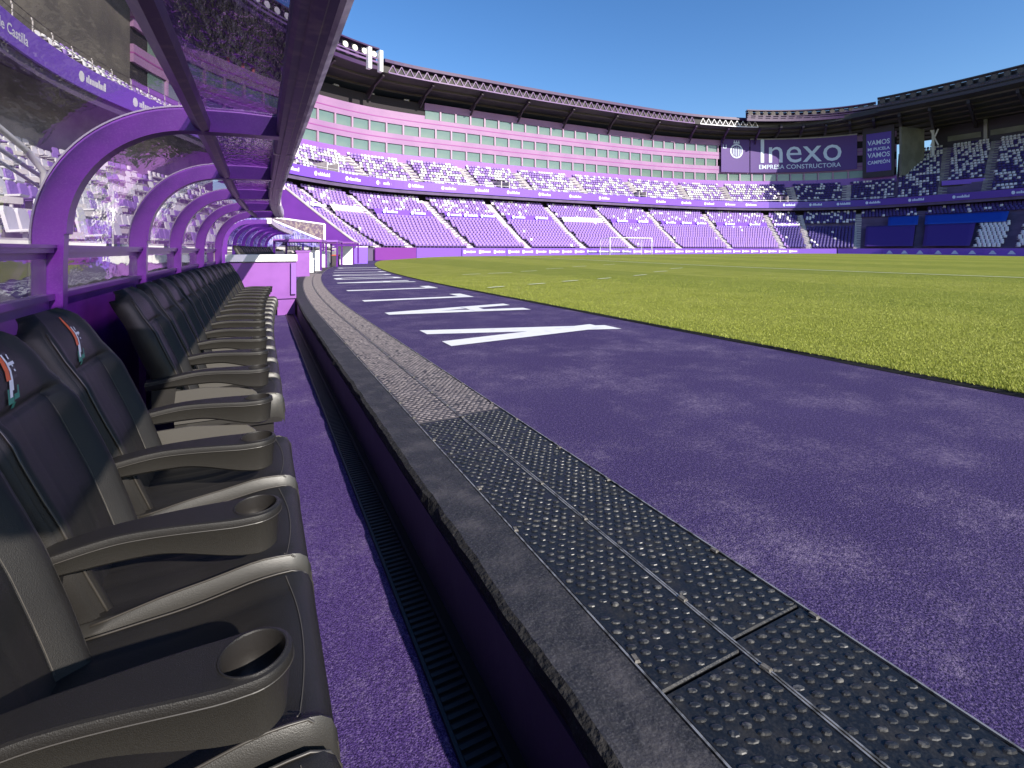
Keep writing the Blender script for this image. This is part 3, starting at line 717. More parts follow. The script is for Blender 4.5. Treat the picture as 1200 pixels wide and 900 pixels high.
near_n = ['padded black seat at the near end of the row, closest to the camera', 'black seat with its crest cut by the left edge of the photo',
          'black seat with a large empty cup holder and its whole crest in view', 'black seat just before the gap in the row']
near_n = ['nearest black padded seat, only its cushion edge and large cup holder in view',
          'second black seat from the front, behind the nearest cup holder',
          'third black seat from the front, crest at the left edge of the photo',
          'fourth black seat from the front, whole crest in view, just before the gap']
ordn = ['first','second','third','fourth','fifth','sixth','seventh','eighth','ninth','tenth','eleventh','twelfth','last']
spots = [(.14, 'black padded seat beside the camera at the very near end of the row')]+[(.74+.6*i, near_n[i]) for i in range(4)]
for i in range(13): spots.append((3.87+.6*i, '%s black seat beyond the gap in the dugout row%s' % (ordn[i], ', beside the white topped counter' if i == 12 else '')))
first = True
for i, (y, lab) in enumerate(spots):
    loc = (doff(y), y, ZF)
    if first: seat_proto.location = loc; seat_proto['label'] = lab; first = False; o = seat_proto
    else:
        o = copy_tree(seat_proto, loc, 0, lab, skip=('crest',) if i > 4 else ())
    if i == 5:   # near arm of the second block
        a = arm_far.copy(); C.objects.link(a); a.parent = o; a.location = (0, -.30, 0)
        for ch in arm_far.children: c = ch.copy(); C.objects.link(c); c.parent = a
        sp = bpy.data.objects.new('side_panel', side_panel.data); C.objects.link(sp); sp.parent = o; sp.location = (0, -.578, 0)
for o in list(C.objects):     # the first three seats have no side panel under the arm
    if o.name.split('.')[0] == 'side_panel' and o.parent and o.parent['label'] in near_n[:3]+[spots[0][1]]: bpy.data.objects.remove(o)

# counter closing the row
ct = thing('counter', 'pink purple counter with a white top band closing the far end of the dugout', 'counter', (0, 12.05, 0))
mb = MB(); mb.box((.06, .3, .40), (1.32, .5, .80)); mb.build('counter_body', M['counter'], ct)
mb = MB(); mb.box((.04, .29, .905), (1.40, .56, .15)); mb.build('counter_top', M['white'], ct)
mb = MB(); mb.box((.52, .3, -.19), (.36, .4, .36)); mb.build('plinth', M['counter'], ct)
mb = MB(); mb.box((.66, -.0, .45), (.10, .06, .70)); mb.build('corner_trim', M['fpurple'], ct)
bx = MB(); bx.box((.12, 12.2, -.27), (.16, .2, .2)); tag(bx.build('white_box', M['white']), 'small white box on the floor under the counter', 'box')

# ================================================================= THINGS BEHIND THE DUGOUT
mb = MB(); mb.box((-1.9, 6.0, .48), (.14, 26, 1.0)); mb.box((-1.9, 6.0, .995), (.2, 26, .03))
tag(mb.build('parapet_wall', M['concrete_pale']), 'pale concrete parapet behind the dugout glass', 'wall')
hr = thing('handrail', 'silver stair handrail seen through the first dugout glass bay', 'handrail', (0,0,0))
mb = MB(); mb.tube([(-1.62,3.3,2.02),(-1.56,4.1,1.97),(-1.50,4.75,1.80),(-1.475,4.98,1.68),(-1.475,5.0,1.5),(-1.475,5.0,.98)], .021, 10); mb.build('rail', M['steel'], hr, smooth=True)
mb = MB(); mb.tube([(-1.9,3.6,2.4),(-1.9,5.2,1.95),(-1.85,6.6,1.72)], .018, 8); mb.tube([(-1.94,3.6,2.32),(-1.94,5.2,1.88),(-1.9,6.6,1.65)], .014, 8); mb.build('rail', M['steel'], hr, smooth=True)
for y in (3.6, 7.05, 9.0):
    mb = MB(); mb.tube([(-1.9, y, 1.0), (-1.9, y, 1.95)], .014, 8); mb.build('post', M['steel'], hr, smooth=True)

# ================================================================= STANDS
SEATS = []   # (x, y, z, tx, ty, colour index, distance)
AISLE_X = [11.3, 15.3, 23.4, 31.7, 40.7, 49.5, 59, 70, 81.6]
ss, P, Larc = arc_table(lambda s: cat(FP, s), 4.6, 11, 800)
aisle_s = [float(ss[np.argmin(np.abs(P[:, 0]-x))]) for x in AISLE_X]
LOWER = dict(n=22, z0=1.15, z1=8.35)
def lower_z(i, n, z0, z1): return z0+(z1-z0)*(i/n)**1.12
def build_lower(parent, s0, s1, n, z0, z1, step=.08, tmax=1.1):
    mb = MB(); S_ = srange(s0, s1, step); prof = []
    for i in range(n):
        t0 = tmax*i/n; z = lower_z(i, n, z0, z1); prof += [(t0, z), (tmax*(i+1)/n, z)]
    full = [(0, -.05)]+prof+[(tmax, -.05)]
    loops = [[(*low_pt(s, t), z) for t, z in full] for s in S_]
    mb.loft(loops); return mb.build('lower_terrace', M['terrace'], parent)
def seats_lower(s0, s1, n, z0, z1, aisles, colfn, tmax=1.1, pitch=.52, gap=.62, skip=None):
    for i in range(n):
        t = tmax*(i+.62)/n; z = lower_z(i, n, z0, z1); pos, _ = arc_positions(lambda s: low_pt(s, t), s0, s1, pitch, 200)
        ap = [low_pt(a, t) for a in aisles]
        for s, p, tg in pos:
            if any((p[0]-q[0])**2+(p[1]-q[1])**2 < gap*gap for q in ap): continue
            c = colfn(s, i)
            if c is None: continue
            SEATS.append((p[0], p[1], z, tg[0], tg[1], c))
def build_upper(parent, s0, s1, n, z0, z1, depth, step=.08, name='upper_terrace'):
    mb = MB(); S_ = srange(s0, s1, step); prof = []
    for i in range(n):
        z = z0+(z1-z0)*i/n; prof += [(.5+depth*i/n, z), (.5+depth*(i+1)/n, z)]
    full = [(.05, z0-1.0), (.05, z0+.0)]+[(.499, z0)]+prof[1:]+[(.5+depth, z1-1.6), (depth*.6, z0+(z1-z0)*.5-1.6)]
    loops = [[(*up_pt(s, o), z) for o, z in full] for s in S_]
    mb.loft(loops); return mb.build(name, M['terrace'], parent)
def seats_upper(s0, s1, n, z0, z1, depth, aisles, colfn, pitch=.52, gap=.85, holes=()):
    for i in range(n):
        o = .5+depth*(i+.6)/n; z = z0+(z1-z0)*i/n; pos, _ = arc_positions(lambda s: up_pt(s, o), s0, s1, pitch, 200)
        ap = [up_pt(a, o) for a in aisles]; hp = [(up_pt(a, o), w, rows) for a, w, rows in holes if i in rows]
        for s, p, tg in pos:
            if any((p[0]-q[0])**2+(p[1]-q[1])**2 < gap*gap for q in ap): continue
            if any((p[0]-q[0][0])**2+(p[1]-q[0][1])**2 < q[1]**2 for q in hp): continue
            c = colfn(s, i)
            if c is None: continue
            SEATS.append((p[0], p[1], z, tg[0], tg[1], c))
def aisle(parent, a, n, fnpt, zfn, w=1.0, tmax=None):
    mb = MB()
    for i in range(n):
        for h in (0, 1):
            t = fnpt((i+.25+.5*h)); z = zfn(i)+(.0 if h == 0 else .0)
        p0, p1 = fnpt(i), fnpt(i+1); d = np.array(p1)-np.array(p0); L = np.linalg.norm(d); d /= L; q = np.array((-d[1], d[0])); z = zfn(i)+.02
        zn = zfn(min(i+1, n-1))
        for h, f0, f1, zz in ((0, 0, .5, z), (1, .5, 1, (z+zn)/2+.02)):
            m = p0+d*L*(f0+f1)/2; mb.box((m[0], m[1], zz-.05), (L*(f1-f0), w, .14), math.atan2(d[1], d[0]))
    return mb.build('aisle_steps', M['steps'], parent)
def ribbon(parent, s0, s1, m, name='ribbon_board', z0=9.42, z1=10.62):
    mb = MB(); strip(mb, lambda s, o: up_pt(s, o), srange(s0, s1, .08), [(-.15, z0), (.0, z0), (.0, z1), (-.15, z1)]); return mb.build(name, m, parent)
def curved_text(txt, size, fn_s0, z, o, parent, m, name='lettering', bold=0.0, ds_ref=None, center=True, base=up_pt):
    vs, fs = text_geo(txt, size, 0, bold); w = max(v[0] for v in vs) if vs else 0
    e = .02; tl = np.linalg.norm(base(fn_s0+e, o)-base(fn_s0-e, o))/(2*e)     # metres per s
    mb = MB(); out = []
    for x, y, _ in vs:
        s = fn_s0+((x-(w/2 if center else 0))/tl); p = base(s, o); out.append((p[0], p[1], z+y))
    mb.add(out, fs); return mb.build(name, m, parent, recalc=False)
def marks(parent, s0, s1, n, z, o, h, base=up_pt, name='sponsor_mark', rr=random.Random(5), m=None):
    """small round emblem and a word too far away to read"""
    for k in range(n):
        s = s0+(s1-s0)*(k+.5)/n; e = .02; tl = np.linalg.norm(base(s+e, o)-base(s-e, o))/(2*e); mb = MB()
        def q(x0, x1, z0, z1):
            a = base(s+x0/tl, o); b = base(s+x1/tl, o); mb.add([(a[0], a[1], z0), (b[0], b[1], z0), (b[0], b[1], z1), (a[0], a[1], z1)], [(0,1,2,3)])
        W = 2.4*h/.55; x = -W/2; c = base(s+x/tl, o)
        pts = []
        for j in range(10):
            p = base(s+(x+h*.5*math.cos(j*.628))/tl, o); pts.append((p[0], p[1], z+h*.5+h*.62*math.sin(j*.628)))
        mb.add(pts, [tuple(range(10))]); x += h*.8
        while x < W/2:
            w = rr.uniform(.14, .24)*h/.55; hh = rr.choice((h*.62, h*.62, h*.95)); q(x, x+w*.8, z+h*.1, z+h*.1+hh); x += w
        mb.build(name, m or M['mark'], parent, recalc=False)

def roof(parent, s0, s1, front, back, zf, zb, ribs=6, dz=None):
    fo = front if callable(front) else (lambda s: front); zz = zf if callable(zf) else (lambda s: zf)
    S_ = srange(s0, s1, .1); mb = MB(); top = []
    for s in S_:
        a = up_pt(s, fo(s)); b = up_pt(s, back); z = zz(s)
        top.append([(a[0], a[1], z), (b[0], b[1], zb), (b[0], b[1], zb+.9), (a[0], a[1], z+.9)])
    mb.loft(top); mb.build('roof_deck', M['roofdark'], parent)
    for k in range(ribs):                         # long purlins under the deck
        f = (k+.7)/ribs; mb = MB(); L = []
        for s in S_:
            o = fo(s)+(back-fo(s))*f; a = up_pt(s, o); b = up_pt(s, o+.35); z = zz(s)+(zb-zz(s))*f
            L.append([(a[0], a[1], z-.28), (b[0], b[1], z-.28), (b[0], b[1], z-.003), (a[0], a[1], z-.003)])
        mb.loft(L); mb.build('purlin', M['roofrib'], parent)
def front_truss(parent, s0, s1, o, z0, h, pitch, m, n_extra=0):
    pos, st = arc_positions(lambda s: up_pt(s, o), s0, s1, pitch, 300); mb = MB(); pp = [p for _, p, _ in pos]
    for i in range(len(pp)-1):
        a, b = pp[i], pp[i+1]; mid = (a+b)/2
        mb.bar((*a, z0+.06), (*b, z0+.06), .16); mb.bar((*a, z0+.1), (*mid, z0+h-.1), .11); mb.bar((*mid, z0+h-.1), (*b, z0+.1), .11)
    return mb.build('lattice_truss', m, parent)

# ---- end stand
end = thing('end_stand', 'sunlit two tier purple end stand with a lilac box facade behind the goal', 'stand')
E0, E1 = 5.0, 11.56
build_lower(end, E0, E1, **LOWER)
rs = random.Random(11)
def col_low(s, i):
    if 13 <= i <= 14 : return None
    shaded = s > 10.05  # beyond here the shade is put into the seat colour
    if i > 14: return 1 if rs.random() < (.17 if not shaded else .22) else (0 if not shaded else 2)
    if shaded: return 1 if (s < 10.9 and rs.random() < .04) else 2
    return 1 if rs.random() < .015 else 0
extra = [10.42, 11.15]
seats_lower(E0+.03, E1-.4, 22, LOWER['z0'], LOWER['z1'], aisle_s+extra, col_low)
for a in aisle_s+extra: aisle(end, a, 22, lambda i, a=a: low_pt(a, 1.1*i/22), lambda i: lower_z(i, 22, 1.15, 8.35), w=.98)
# advertising strip laid over two seat rows
bnds = [E0+.05]+aisle_s+extra[:1]
for k in range(len(bnds)-1):
    a, b = bnds[k], bnds[k+1]; g = .018 if b-a > .1 else 0
    e = .02; tl = np.linalg.norm(low_pt((a+b)/2+e, .65)-low_pt((a+b)/2-e, .65))/(2*e); g = .95/tl
    mb = MB(); z13 = lower_z(13, 22, 1.15, 8.35); z15 = lower_z(15, 22, 1.15, 8.35)
    strip(mb, lambda s, t: low_pt(s, t), srange(a+g, b-g, .06), [(.655, z13+.15), (.66, z13+.15), (.735, z15+.45), (.73, z15+.45)])
    o = mb.build('seat_banner', M['white'] if k in (1, 5) else M['ledp'], end)
    if k not in (1, 5): marks(end, a+g, b-g, 3 if k % 2 else 2, z13+.58, 0, .44, base=lambda s, o: low_pt(s, .664), name='banner_print')
# upper tier
UP = dict(n=9, z0=9.95, z1=14.9, depth=7.4)
build_upper(end, E0-.6, E1, **UP)
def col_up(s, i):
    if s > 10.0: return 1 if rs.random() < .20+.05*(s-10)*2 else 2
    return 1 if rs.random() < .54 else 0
ua = [5.35, 5.95, 6.42, 6.9, 7.38, 7.9, 8.42, 8.95, 9.5, 10.35, 11.0]
vom = [(5.62, 1.3, range(0, 4)), (7.14, 1.1, range(0, 4)), (8.45, 1.1, range(0, 4)), (10.22, 1.1, range(0, 4))]
seats_upper(E0-.5, E1-.02, 9, 9.95, 14.9, 7.4, ua, col_up, holes=vom)
for a in ua: aisle(end, a, 9, lambda i, a=a: up_pt(a, .5+7.4*i/9), lambda i: 9.95+4.95*i/9, w=1.5)
for a, w, rows in vom:
    p = up_pt(a, 2.6); f, r, d, L = radial(a); ang = math.atan2(d[1], d[0]); mb = MB()
    for sgn in (-1, 1): mb.box((p[0]-d[1]*sgn*w*.62, p[1]+d[0]*sgn*w*.62, 11.0), (3.6, .14, 1.7), ang)
    mb.box((p[0]+d[0]*1.7, p[1]+d[1]*1.7, 11.1), (.15, w*1.15, 1.9), ang, 1)
    mb.build('vomitory', [M['steps'], M['darkbox']], end)
ribbon(end, E0-.3, 10.0, M['ledp']); ribbon(end, 10.0, E1, M['ledn'])
marks(end, 5.05, 9.9, 17, 9.78, -.16, .46); marks(end, 10.1, 11.5, 4, 9.78, -.16, .46, m=M['mark_b'])
mb = MB(); strip(mb, lambda s, o: up_pt(s, o), srange(E0-.3, E1, .1), [(2.5, 7.5), (2.7, 7.5), (2.7, 11.2), (2.5, 11.2)]); mb.build('concourse_wall', M['darkbox'], end)  # shade under the upper tier put into a near-black wall colour
# upper tier guard rail
mb = MB(); L = [(*up_pt(s, .2), 10.95) for s in srange(E0-.4, E1, .05)]; mb.tube(L, .03, 5); mb.build('guard_rail', M['steel'], end)
# facade
FO = 8.0
def fac(s): return up_pt(s, FO)
mb = MB(); S_ = srange(4.5, E1, .05)
strip(mb, lambda s, o: up_pt(s, o), S_, [(FO+.32, 13.5), (FO+.9, 13.5), (FO+.9, 24.35), (FO+.32, 24.35)]); mb.build('facade_core', M['darkbox'], end)
SPL = 6.62        # left of this the top storey is an open terrace
def band(name, z0, z1, m, s0=4.5, s1=E1, o0=FO, o1=FO+.3):
    mb = MB(); strip(mb, lambda s, o: up_pt(s, o), srange(s0, s1, .05), [(o0, z0), (o1, z0), (o1, z1), (o0, z1)]); mb.build(name, m, end)
band('plinth_band', 13.6, 14.85, M['fpurple']); band('sill_band', 14.853, 15.85, M['fpurple'], o0=FO+.05)
for z0, z1 in ((17.35, 18.9), (20.4, 21.85)):
    band('spandrel_band', z0, z0+.72, M['fpink']); band('plum_line_band', z0+.723, z0+.86, M['fline'], o0=FO-.03); band('spandrel_band', z0+.863, z1, M['fpink'])  # thin plum band across each lilac spandrel
band('cornice_band', 23.3, 24.4, M['fpink'], s0=SPL); 
band('terrace_parapet', 21.853, 22.35, M['fpink'], s1=SPL)
glass = None; mull = None
for row, (z0, z1) in enumerate(((15.85, 17.35), (18.9, 20.4), (21.85, 23.3))):
    pos, st = arc_positions(fac, 4.6 if row < 2 else SPL, 11.2, 2.62, 400)
    for s, p, tg in pos:
        if row > 0 and s > 9.50: continue
        ang = math.atan2(tg[1], tg[0]); q = up_pt(s, FO+.22)
        if glass is None:
            g = MB(); g.box((0,0,0), (2.34, .06, 1.46)); glass = g.build('window', M['wglass'], end); glass.location = (q[0], q[1], (z0+z1)/2); glass.rotation_euler = (0,0,ang)
            g = MB(); g.box((0,0,0), (.26, .34, 1.49)); mull = g.build('mullion', M['mullion'], end); mull.location = (*(up_pt(s, FO+.14)+tg*st/2), (z0+z1)/2); mull.rotation_euler = (0,0,ang)
        else:
            inst(glass, end, (q[0], q[1], (z0+z1)/2), ang, name='window'); m_ = up_pt(s, FO+.14)+tg*st/2; inst(mull, end, (m_[0], m_[1], (z0+z1)/2), ang, name='mullion')
pos, st = arc_positions(fac, 4.7, SPL, 5.5, 200)
for s, p, tg in pos:
    g = MB(); q = up_pt(s, FO+.6); g.box((q[0], q[1], 23.4), (.8, .5, 2.4), math.atan2(tg[1], tg[0])); g.build('terrace_pillar', M['concrete'], end)
for s, cl_ in ((5.15, 'leftmost red'), (5.25, 'middle red'), (5.32, 'rightmost red'), (5.55, 'left dark'), (6.2, 'right dark')):
    q = up_pt(s, FO+.5); g = MB(); g.box((q[0], q[1], 22.6), (.6, .5, .8)); tag(g.build('terrace_chair', M['red'] if s < 5.4 else M['darkbox']), cl_+' chair on the open terrace under the end stand roof', 'chair', 'chairs on the open terrace')
# roof of the end stand
roof(end, 4.4, 10.0, 3.0, 22, 26.1, 24.6)
front_truss(end, 6.15, 9.1, 2.9, 26.1, 1.35, 1.3, M['truss']); front_truss(end, 9.1, 9.95, 2.9, 26.1, 1.35, 1.3, M['truss_w'])  # far end coloured white to paint in the sun on the lattice
mb = MB(); strip(mb, lambda s, o: up_pt(s, o), srange(6.15, 10.0, .08), [(2.6, 27.45), (3.3, 27.45), (3.3, 27.95), (2.7, 27.95)]); mb.build('roof_fascia', M['fascia'], end)
mb = MB(); strip(mb, lambda s, o: up_pt(s, o), srange(6.15, 10.0, .08), [(3.6, 27.0), (4.0, 27.0), (4.0, 27.85), (3.6, 27.85)]); mb.build('roof_back_panel', M['bframe'], end)
mb = MB(); strip(mb, lambda s, o: up_pt(s, o), srange(4.4, 10.0, .1), [(4.0, 26.99), (22, 26.0), (22, 26.3), (4.0, 27.7)]); mb.build('roof_sheet', M['rooftop'], end)
for s in [4.9+.42*k for k in range(13)]:
    f, r, d, L = radial(s); a = up_pt(s, 3.4); b = up_pt(s, 8.4); g = MB()
    g.bar((*a, 25.85), (*b, 24.3), .3, .45); g.bar((*up_pt(s, 5.6), 25.2), (*up_pt(s, FO-.1), 23.5), .2, .3); g.build('roof_bracket', M['bframe'] if s < 9 else M['fascia'], end)
# floodlight gantries
def gantry(name, label, s0, s1, o, z0, h, pitch, fm, lm):
    g = thing(name, label, 'floodlights'); mb = MB(); mk = lambda s, q: up_pt(s, o+q)
    S_ = srange(s0, s1, .05)
    for zz, hh, q0, q1 in ((z0, .5, 0, .6), (z0+h-.28, .2, -.1, 1.2)): strip(mb, mk, S_, [(q0, zz), (q1, zz), (q1, zz+hh), (q0, zz+hh)])
    strip(mb, mk, S_, [(.9, z0+.4), (1.0, z0+.4), (1.0, z0+h-.4), (.9, z0+h-.4)])
    mb.build('gantry_frame', fm, g)
    mb = MB(); strip(mb, mk, S_, [(-.12, z0+h*.28), (-.04, z0+h*.28), (-.04, z0+h*.36), (-.12, z0+h*.36)]); strip(mb, mk, S_, [(-.12, z0+h*.45), (-.04, z0+h*.45), (-.04, z0+h*.5), (-.12, z0+h*.5)]); mb.build('catwalk_rail', fm if lm is not M['lamp'] else M['truss'], g)
    pos, st = arc_positions(lambda s: up_pt(s, o), s0, s1, pitch, 200); lamp = None
    for s, p, tg in pos:
        ang = math.atan2(tg[1], tg[0])
        if lamp is None:
            q = MB(); q.loft([[(-.45,-.05,-.42),(.45,-.05,-.42),(.45,.05,.42),(-.45,.05,.42)], [(-.2,.5,-.2),(.2,.5,-.2),(.2,.5,.3),(-.2,.5,.3)]], 1); q.lathe([(.001,0),(.30,.01),(.40,0),(.42,-.05)], (0,0,0), 12)
            nv0 = len(q.v)-48
            for vi in range(nv0, len(q.v)): vx, vy, vz = q.v[vi]; q.v[vi] = (vx, -.07-vz, vy); lamp = q.build('floodlight', [lm, M['lampbody']], g)
            lamp.location = (*up_pt(s, o+.1), z0+h*.66); lamp.rotation_euler = (0,0,ang)
        else: inst(lamp, g, (*up_pt(s, o+.1), z0+h*.66), ang)
    return g
gantry('floodlight_gantry', 'row of floodlights on the roof edge ending in two white boxes', 4.2, 6.1, 2.7, 26.1, 3.1, 1.45, M['fascia'], M['lamp'])
for s, hh in ((6.0, 3.9), (6.1, 3.9)):
    p = up_pt(s, 2.4); g = MB(); f, r, d, L = radial(s); g.box((p[0], p[1], 27.2), (.5, .7, hh-1.0), math.atan2(d[1], d[0])+math.pi/2)
    tag(g.build('speaker_box', M['white']), 'tall white box hanging at the end of the left floodlight row, %s one' % ('left' if s < 6.05 else 'right'), 'box', 'white boxes on the roof edge')

# ---- corner banner, screen and end wall
bn = thing('sponsor_banner', 'long purple banner reading Inexo on the corner facade', 'banner')
mb = MB(); strip(mb, lambda s, o: up_pt(s, o), srange(9.88, 11.12, .03), [(FO-.45, 17.6), (FO-.3, 17.6), (FO-.3, 24.6), (FO-.45, 24.6)]); mb.build('banner_sheet', M['banner'], bn)
mb = MB(); strip(mb, lambda s, o: up_pt(s, o), srange(9.88, 11.12, .03), [(FO-.5, 24.6), (FO-.2, 24.6), (FO-.2, 24.85), (FO-.5, 24.85)]); mb.build('banner_frame', M['concrete'], bn)
curved_text('Inexo', 7.3, 10.46, 19.7, FO-.5, bn, M['mark_b'], bold=.0)
curved_text('EMPRESA CONSTRUCTORA', 1.30, 10.46, 18.35, FO-.5, bn, M['mark_b'], bold=.01)
b2 = thing('crest_banner', 'purple and white banner with a round white emblem left of the long banner', 'banner')
mb = MB(); strip(mb, lambda s, o: up_pt(s, o), srange(9.50, 9.868, .03), [(FO-.45, 17.6), (FO-.3, 17.6), (FO-.3, 24.6), (FO-.45, 24.6)]); mb.build('banner_sheet', M['banner'], b2)
mb = MB(); e = .02; tl = np.linalg.norm(up_pt(9.7+e, FO-.5)-up_pt(9.7-e, FO-.5))/(2*e)
for rad, z in ((1.45, 22.1),):
    pts = []; n = 28
    for k in range(n):
        for rr_ in (rad, rad*.80):
            a = 2*math.pi*k/n; p = up_pt(9.70+rr_*math.cos(a)/tl, FO-.5); pts.append((p[0], p[1], z+rr_*math.sin(a)*1.05))
    mb.add(pts, [(2*k, 2*k+1, (2*k+3) % (2*n), (2*k+2) % (2*n)) for k in range(n)])
def cquad(x0, x1, z0, z1, z2=None):
    L = []
    for x in np.linspace(x0, x1, 4):
        p = up_pt(9.70+x/tl, FO-.52); L.append([(p[0], p[1], z0), (p[0], p[1], z1)])
    mb.loft(L, closed=False)
cquad(-.7, .7, 23.72, 23.95)
for x in (-.6, -.1, .4): cquad(x, x+.2, 23.96, 24.35)
for x, zz in ((-.85, .75), (-.45, 1.0), (-.05, 1.1), (.35, 1.0), (.7, .8)): cquad(x, x+.17, 22.1-zz, 22.1+zz*.9)
cquad(-3.1, -2.3, 22.6, 22.75); cquad(-3.1, -2.95, 22.6, 23.4); cquad(-2.45, -2.3, 22.6, 23.4)
mb.build('emblem', M['mark_b'], b2, recalc=False)
# screen
sc = thing('club_screen', 'tall purple panel with four lines of white lettering beside the corner', 'sign')
pa, pb = up_pt(11.19, FO-.9), up_pt(11.53, FO-.9); d = (pb-pa)/np.linalg.norm(pb-pa); ang = math.atan2(d[1], d[0]); w = np.linalg.norm(pb-pa); pm = (pa+pb)/2; nrm = np.array((d[1], -d[0]))
sc.location = (pm[0], pm[1], 0); sc.rotation_euler = (0, 0, ang)
mb = MB(); mb.box((0, .3, 20.6), (w+.2, .6, 10.0)); mb.build('screen_frame', M['bframe'], sc)
mb = MB(); mb.box((.1, -.03, 20.5), (w-.9, .08, 7.6)); mb.build('screen_face', M['ledn'], sc)
for t, z, sz in (('VAMOS', 22.0, 1.35), ('MI PUCELA', 20.9, .78), ('VAMOS', 19.5, 1.35), ('CAMPEÓN', 18.2, .95)):
    vs, fs = text_geo(t, sz, 0, .02); W = max(v[0] for v in vs); k = 3.6/W
    mb = MB(); mb.add([((x-W/2)*k+.1, -.08, z+y*(1.0)) for x, y, _ in vs], fs); mb.build('lettering', M['mark_b'], sc, recalc=False)
# ---- side stand on the right
right = thing('side_stand', 'shaded two tier stand on the right with shade-darkened purple and white seats', 'stand')
R0, R1 = 11.56, 14.25
build_lower(right, R0, R1, **LOWER)
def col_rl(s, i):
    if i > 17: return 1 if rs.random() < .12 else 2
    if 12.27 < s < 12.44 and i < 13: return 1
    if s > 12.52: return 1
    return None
seats_lower(E1-.38, R1, 22, 1.15, 8.35, [11.15, 11.82, 12.6], col_rl)
for a in (11.82, 13.2): aisle(right, a, 22, lambda i, a=a: low_pt(a, 1.1*i/22), lambda i: lower_z(i, 22, 1.15, 8.35), w=1.0).data.materials[0] = M['terrace']
def tarp(s0, s1, i0, i1, m, label, sk=0.0):
    mb = MB(); L = []
    for k, s in enumerate(srange(s0, s1, .04)):
        lp = []
        for i in range(i0, i1+1):
            t = 1.1*i/22; ss_ = s+sk*(i-i0)/(i1-i0); z = lower_z(i, 22, 1.15, 8.35)+.55; lp.append((*low_pt(ss_, t), z))
        L.append(lp)
    mb.loft(L, closed=False); o = mb.build('tarpaulin', m, None, smooth=True); o.data.update()
    md = o.modifiers.new('solid', 'SOLIDIFY'); md.thickness = .03
    return tag(o, label, 'tarpaulin', 'tarpaulins over the lower seats')
tarp(11.25, 11.78, 0, 12, M['tarp_p'], 'dark purple tarpaulin left of the grey aisle on the shaded lower seats')
tarp(11.87, 12.24, 0, 12, M['tarp_p'], 'dark purple tarpaulin between the grey aisle and the white seat block')
tarp(11.50, 11.80, 12, 17, M['tarp_b'], 'bright blue tarpaulin above the grey aisle, left one')
tarp(11.86, 12.42, 12, 17, M['tarp_b'], 'deep blue tarpaulin right of the grey aisle')
RU = dict(n=21, z0=9.95, z1=21.6, depth=16.5)
build_upper(right, R0, R1, **RU)
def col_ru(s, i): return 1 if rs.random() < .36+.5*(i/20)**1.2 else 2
ra = [11.98, 12.27, 12.75, 13.3]
seats_upper(R0+.02, R1, 21, 9.95, 21.6, 16.5, ra, col_ru, gap=.75, holes=[(12.12, 3.2, range(0, 6))])
for a in ra: aisle(right, a, 21, lambda i, a=a: up_pt(a, .5+16.5*i/21), lambda i: 9.95+11.65*i/21, w=1.2).data.materials[0] = M['concrete']
for a in (12.12,):
    p = up_pt(a, 2.6); f, r, d, L = radial(a); ang = math.atan2(d[1], d[0]); mb = MB()
    mb.box((p[0]+d[0]*2, p[1]+d[1]*2, 11.6), (.3, 6.0, 3.4), ang); mb.box((p[0]+d[0]*1.7, p[1]+d[1]*1.7, 11.0), (.3, 1.1, 1.7), ang, 1)
    for q in (-1.8, 1.8): mb.box((p[0]+d[0]*1.7-d[1]*q, p[1]+d[1]*1.7+d[0]*q, 11.0), (.3, 1.0, 1.5), ang, 2)
    mb.box((p[0]+d[0]*1.7, p[1]+d[1]*1.7, 12.9), (.3, 5.6, .8), ang, 3); mb.build('vomitory', [M['bframe'], M['darkbox'], M['concrete'], M['ledp']], right)
ribbon(right, R0, R1, M['ledn']); marks(right, 11.6, 13.0, 4, 9.78, -.16, .46, m=M['mark_b'])
mb = MB(); strip(mb, lambda s, o: up_pt(s, o), srange(R0, R1, .1), [(2.5, 7.5), (2.7, 7.5), (2.7, 9.6), (2.5, 9.6)]); mb.build('concourse_wall', M['darkbox'], right)  # concourse shade painted as a near-black wall here too
mb = MB(); strip(mb, lambda s, o: up_pt(s, o), srange(R0+.3, R1, .1), [(17.4, 19.5), (17.8, 19.5), (17.8, 26.4), (17.4, 26.4)]); mb.build('back_wall', M['bframe'], right)
pos, st = arc_positions(lambda s: up_pt(s, 17.2), 11.95, 13.4, 6.2, 200)
for s, p, tg in pos:
    g = MB(); g.box((p[0], p[1], 22.9), (4.9, .12, 1.0), math.atan2(tg[1], tg[0])); g.build('back_window', M['greenwall'], right)
    q = p+tg*st/2; g = MB(); g.box((q[0], q[1], 23.2), (.5, .5, 5), math.atan2(tg[1], tg[0])); g.build('back_pillar', M['concrete'], right)
g = MB(); a_, b_ = up_pt(11.60, 7.2), up_pt(11.80, 13.5); g.bar((*a_, 20.2), (*b_, 20.2), .4, 9.4); g.build('end_wall', M['greenwall'], right)
g = MB()
for x0_, x1_, z0_, z1_ in ((.0, .6, 24.6, 21.5), (.6, 0, 24.6, 21.5)): g.bar((*up_pt(11.86+.1*x0_, 14), z0_), (*up_pt(11.86+.1*x1_, 14), z1_), .2)
g.bar((*up_pt(11.88, 14), 24.6), (*up_pt(11.88, 14), 19.5), .35); g.build('roof_strut', M['truss_w'], right)
rfront = lambda s: 3.0-2.6*sst(9.9, 11.4, s)
rz = lambda s: 26.1+.9*sst(10.2, 11.8, s)
roof(right, 9.95, R1, rfront, 26, rz, 24.8, ribs=8)
mb = MB(); S_ = srange(9.95, R1, .1); L = []
for s in S_: a = up_pt(s, rfront(s)+.2); b = up_pt(s, 26); L.append([(*a, 28.0), (*b, 26.2), (*b, 26.8), (*a, 28.4)])
mb.loft(L); mb.build('roof_sheet', M['rooftop'], right)
